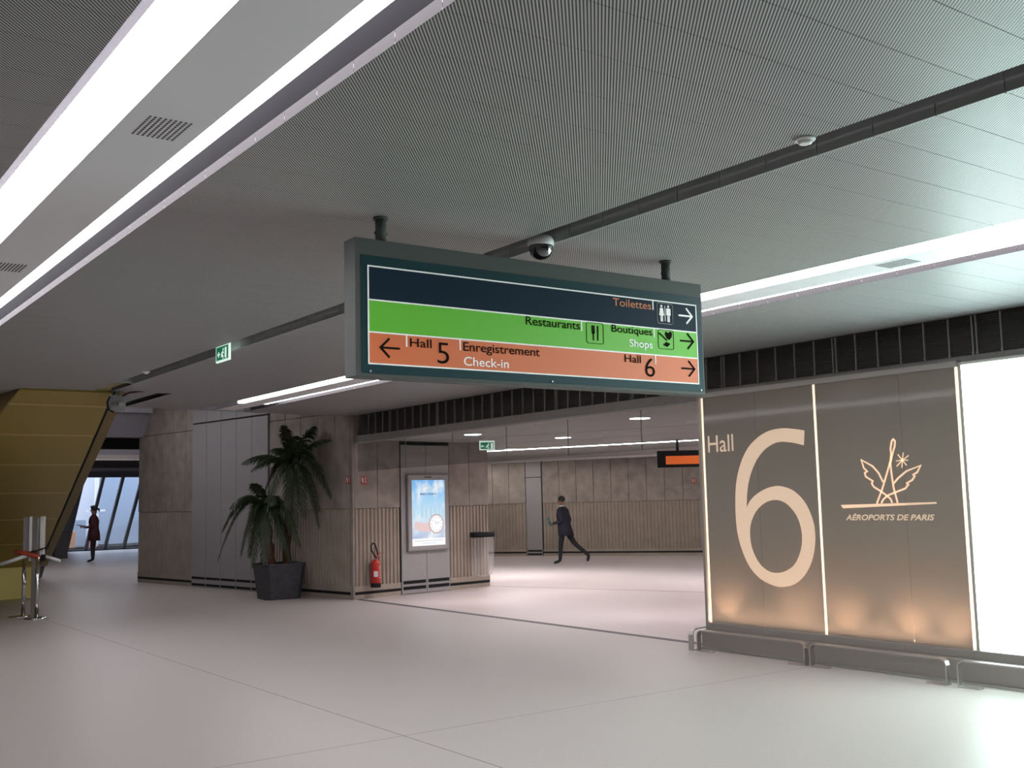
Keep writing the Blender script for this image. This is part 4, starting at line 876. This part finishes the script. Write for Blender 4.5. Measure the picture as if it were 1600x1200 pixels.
# ================================================================== people
def skinned(name, joints, bones, mats, parent, region, sub=2):
    idx = {k: i for i, k in enumerate(joints)}
    me = bpy.data.meshes.new(name); me.from_pydata([joints[k][0] for k in joints], [(idx[a], idx[b]) for a, b in bones], []); me.update()
    o = bpy.data.objects.new(name, me); COL.objects.link(o)
    mod = o.modifiers.new('skin', 'SKIN'); mod.use_smooth_shade = True
    for k in joints:
        v = me.skin_vertices[0].data[idx[k]]; r = joints[k][1]; v.radius = r if isinstance(r, tuple) else (r, r); v.use_root = (k == 'pelvis')
    s_ = o.modifiers.new('sub', 'SUBSURF'); s_.levels = sub; s_.render_levels = sub
    dg = bpy.context.evaluated_depsgraph_get(); m2 = bpy.data.meshes.new_from_object(o.evaluated_get(dg)); bpy.data.objects.remove(o)
    m2.materials.clear()
    for m in mats: m2.materials.append(m)
    for p in m2.polygons:
        p.use_smooth = True; p.material_index = region(p.center)
    return link(name, m2, parent)
def ellip(c, r, mb=None, n=14, m=9):
    mb = mb or MB(); vs = []; 
    for i in range(m+1):
        a = math.pi*i/m
        for k in range(n): b = 2*math.pi*k/n; vs.append((c[0]+r[0]*math.sin(a)*math.cos(b), c[1]+r[1]*math.sin(a)*math.sin(b), c[2]+r[2]*math.cos(a)))
    return mb.add(vs, [(i*n+k, (i+1)*n+k, (i+1)*n+(k+1) % n, i*n+(k+1) % n) for i in range(m) for k in range(n)], True)
def loft(secs, n=18):
    """secs: (centre x, centre y, z, rx, ry)"""
    vs = [(cx+rx*math.cos(2*math.pi*k/n), cy_+ry*math.sin(2*math.pi*k/n), z) for cx, cy_, z, rx, ry in secs for k in range(n)]
    m = len(secs); return MB().add(vs, [(i*n+k, i*n+(k+1) % n, (i+1)*n+(k+1) % n, (i+1)*n+k) for i in range(m-1) for k in range(n)]+[tuple(range(n))[::-1], tuple((m-1)*n+k for k in range(n))], True)
# local frame: +x walking direction, +y to the figure's left, z up
man = thing('person', 'person in dark navy suit walking left across the inner hall', 'person', frame((17.55, 22.0, 0), (-0.565, 0.825)))
J = {'pelvis': ((0, 0, 0.94), (0.15, 0.12)), 'waist': ((0.01, 0, 1.10), (0.14, 0.11)), 'chest': ((0.02, 0, 1.33), (0.17, 0.13)), 'neckb': ((0.03, 0, 1.47), (0.09, 0.08)), 'neck': ((0.05, 0, 1.53), 0.055), 'head': ((0.065, 0, 1.60), (0.078, 0.085)), 'crown': ((0.06, 0, 1.69), (0.075, 0.08)),
     'hipL': ((0.01, 0.10, 0.90), 0.095), 'kneeL': ((0.07, 0.10, 0.50), 0.066), 'ankL': ((0.10, 0.10, 0.10), 0.046), 'toeL': ((0.27, 0.10, 0.045), 0.036),
     'hipR': ((-0.02, -0.10, 0.90), 0.095), 'kneeR': ((-0.25, -0.10, 0.53), 0.066), 'ankR': ((-0.62, -0.10, 0.23), 0.046), 'toeR': ((-0.58, -0.10, 0.07), 0.036),
     'shL': ((0.02, 0.20, 1.40), 0.07), 'elL': ((-0.04, 0.25, 1.13), 0.052), 'wrL': ((0.20, 0.22, 1.06), 0.038), 'haL': ((0.30, 0.20, 1.07), 0.034),
     'shR': ((0.02, -0.20, 1.40), 0.07), 'elR': ((-0.10, -0.25, 1.14), 0.052), 'wrR': ((0.03, -0.26, 0.92), 0.038), 'haR': ((0.08, -0.25, 0.83), 0.032)}
Bn = [('pelvis', 'waist'), ('waist', 'chest'), ('chest', 'neckb'), ('neckb', 'neck'), ('neck', 'head'), ('head', 'crown'), ('pelvis', 'hipL'), ('hipL', 'kneeL'), ('kneeL', 'ankL'), ('ankL', 'toeL'), ('pelvis', 'hipR'), ('hipR', 'kneeR'), ('kneeR', 'ankR'), ('ankR', 'toeR'), ('chest', 'shL'), ('shL', 'elL'), ('elL', 'wrL'), ('wrL', 'haL'), ('chest', 'shR'), ('shR', 'elR'), ('elR', 'wrR'), ('wrR', 'haR')]
def reg_man(c):
    if c.z > 1.50: return 1
    if c.x > 0.23 and 0.95 < c.z < 1.2: return 1
    if c.z < 0.89 and c.y < -0.2: return 1
    if c.z < 0.10 or (c.x < -0.53 and c.z < 0.20): return 2
    if c.z > 0.86: return 0
    return 3
skinned('body', J, Bn, [M['suit'], M['skin'], M['shoe'], M['trouser']], man, reg_man)
part('jacket', loft([(-0.06, 0, 0.74, 0.205, 0.225), (-0.03, 0, 0.90, 0.185, 0.215), (0.0, 0, 1.08, 0.165, 0.20), (0.015, 0, 1.28, 0.175, 0.225), (0.02, 0, 1.42, 0.14, 0.20), (0.03, 0, 1.49, 0.075, 0.09)]), M['suit'], man, label='dark navy jacket')
part('collar', loft([(0.035, 0, 1.475, 0.075, 0.08), (0.045, 0, 1.53, 0.066, 0.07)]), M['shirt'], man)
part('hair', ellip((0.045, 0, 1.685), (0.098, 0.088, 0.085)), M['hair'], man, label='short dark hair')
part('nose', ellip((0.150, 0, 1.61), (0.022, 0.014, 0.022)), M['skin'], man)
for s in (-1, 1):
    part('ear', ellip((0.055, s*0.085, 1.61), (0.02, 0.012, 0.03)), M['skin'], man); part('eye', ellip((0.135, s*0.032, 1.635), (0.010, 0.012, 0.008)), M['hair'], man)
part('mouth', ellip((0.138, 0, 1.565), (0.008, 0.022, 0.005)), M['strap'], man)
def hand(p, d, sgn, parent):
    """five fingers rooted in the palm, curling"""
    for i in range(4):
        b = Vector(p)+Vector((0.02, 0, 0.024-0.016*i)); L = (0.065, 0.075, 0.07, 0.055)[i]
        part('finger', MB().tube([b, b+Vector(d)*L*0.6, b+Vector(d)*L*0.9+Vector((0, -sgn*0.03, -0.01))], [0.010, 0.009, 0.007], 7), M['skin'], parent)
    b = Vector(p)+Vector((-0.01, -sgn*0.015, 0.025)); part('thumb', MB().tube([b, b+Vector((0.035, -sgn*0.025, 0.02)), b+Vector((0.065, -sgn*0.03, 0.015))], [0.012, 0.010, 0.008], 7), M['skin'], parent)
hand((0.31, 0.20, 1.07), (1, 0, 0), 1, man); hand((0.085, -0.25, 0.81), (0.35, 0, -0.95), -1, man)
fo = tag(part('folder', MB().box(-0.01, 0.012, -0.11, 0.11, -0.10, 0.13), M['paper'], None, frame((17.55, 22.0, 0), (-0.565, 0.825)) @ T3(0.345, 0.17, 1.09) @ Matrix.Rotation(0.35, 4, 'Y'), bevel=0.003), 'pale teal folder held in front by the walking person', 'folder')

wom = thing('person', 'person in dark maroon jacket standing before the far leaning windows', 'person', frame((9.55, 36.4, 0), (-0.85, 0.5)))
J = {'pelvis': ((0, 0, 0.97), (0.15, 0.13)), 'waist': ((0.0, 0, 1.14), (0.12, 0.10)), 'chest': ((0.01, 0, 1.36), (0.15, 0.12)), 'neckb': ((0.01, 0, 1.50), (0.08, 0.07)), 'neck': ((0.02, 0, 1.57), 0.05), 'head': ((0.03, 0, 1.65), (0.076, 0.084)), 'crown': ((0.025, 0, 1.74), (0.074, 0.08)),
     'hipL': ((0, 0.09, 0.92), 0.09), 'kneeL': ((0.02, 0.09, 0.50), 0.064), 'ankL': ((0.0, 0.09, 0.09), 0.044), 'toeL': ((0.17, 0.09, 0.04), 0.035),
     'hipR': ((0, -0.09, 0.92), 0.09), 'kneeR': ((0.03, -0.09, 0.50), 0.064), 'ankR': ((0.03, -0.09, 0.09), 0.044), 'toeR': ((0.20, -0.09, 0.04), 0.035),
     'shL': ((0.0, 0.18, 1.43), 0.062), 'elL': ((-0.03, 0.23, 1.17), 0.048), 'wrL': ((0.20, 0.18, 1.13), 0.036), 'haL': ((0.30, 0.15, 1.15), 0.032),
     'shR': ((0.0, -0.18, 1.43), 0.062), 'elR': ((-0.04, -0.23, 1.17), 0.048), 'wrR': ((0.19, -0.18, 1.12), 0.036), 'haR': ((0.29, -0.15, 1.14), 0.032)}
def reg_wom(c):
    if c.z > 1.55: return 1
    if c.x > 0.22 and 1.0 < c.z < 1.3: return 1
    if c.z < 0.075: return 2
    if c.z > 0.98: return 0
    return 3
skinned('body', J, Bn, [M['maroon'], M['skin'], M['shoe'], M['trouser']], wom, reg_wom)
part('jacket', loft([(-0.01, 0, 0.70, 0.19, 0.21), (-0.01, 0, 0.92, 0.18, 0.20), (0.0, 0, 1.12, 0.145, 0.17), (0.005, 0, 1.32, 0.16, 0.20), (0.01, 0, 1.45, 0.125, 0.18), (0.01, 0, 1.53, 0.065, 0.08)]), M['maroon'], wom, label='dark maroon jacket')
part('hair', ellip((0.0, 0, 1.735), (0.105, 0.095, 0.09)), M['hair'], wom, label='dark hair tied back'); part('ponytail', MB().tube([(-0.09, 0, 1.73), (-0.15, 0, 1.70), (-0.16, 0, 1.62)], [0.04, 0.035, 0.012], 8), M['hair'], wom)
part('cap', ellip((0.01, 0, 1.79), (0.115, 0.105, 0.05)), M['hair'], wom, label='small dark cap')
part('nose', ellip((0.115, 0, 1.66), (0.022, 0.013, 0.02)), M['skin'], wom)
for s in (-1, 1): part('ear', ellip((0.025, s*0.082, 1.66), (0.02, 0.012, 0.028)), M['skin'], wom); part('eye', ellip((0.10, s*0.03, 1.685), (0.010, 0.011, 0.008)), M['hair'], wom)
part('mouth', ellip((0.104, 0, 1.615), (0.008, 0.02, 0.005)), M['strap'], wom)
hand((0.31, 0.15, 1.15), (1, 0, 0), 1, wom); hand((0.30, -0.15, 1.14), (1, 0, 0), -1, wom)
tag(part('clipboard', MB().box(-0.12, 0.12, -0.17, 0.17, -0.006, 0.006), M['dgrey'], None, frame((9.55, 36.4, 0), (-0.85, 0.5)) @ T3(0.40, 0.0, 1.19) @ Matrix.Rotation(-0.2, 4, 'Y'), bevel=0.003), 'dark clipboard held out by the person in maroon', 'clipboard')
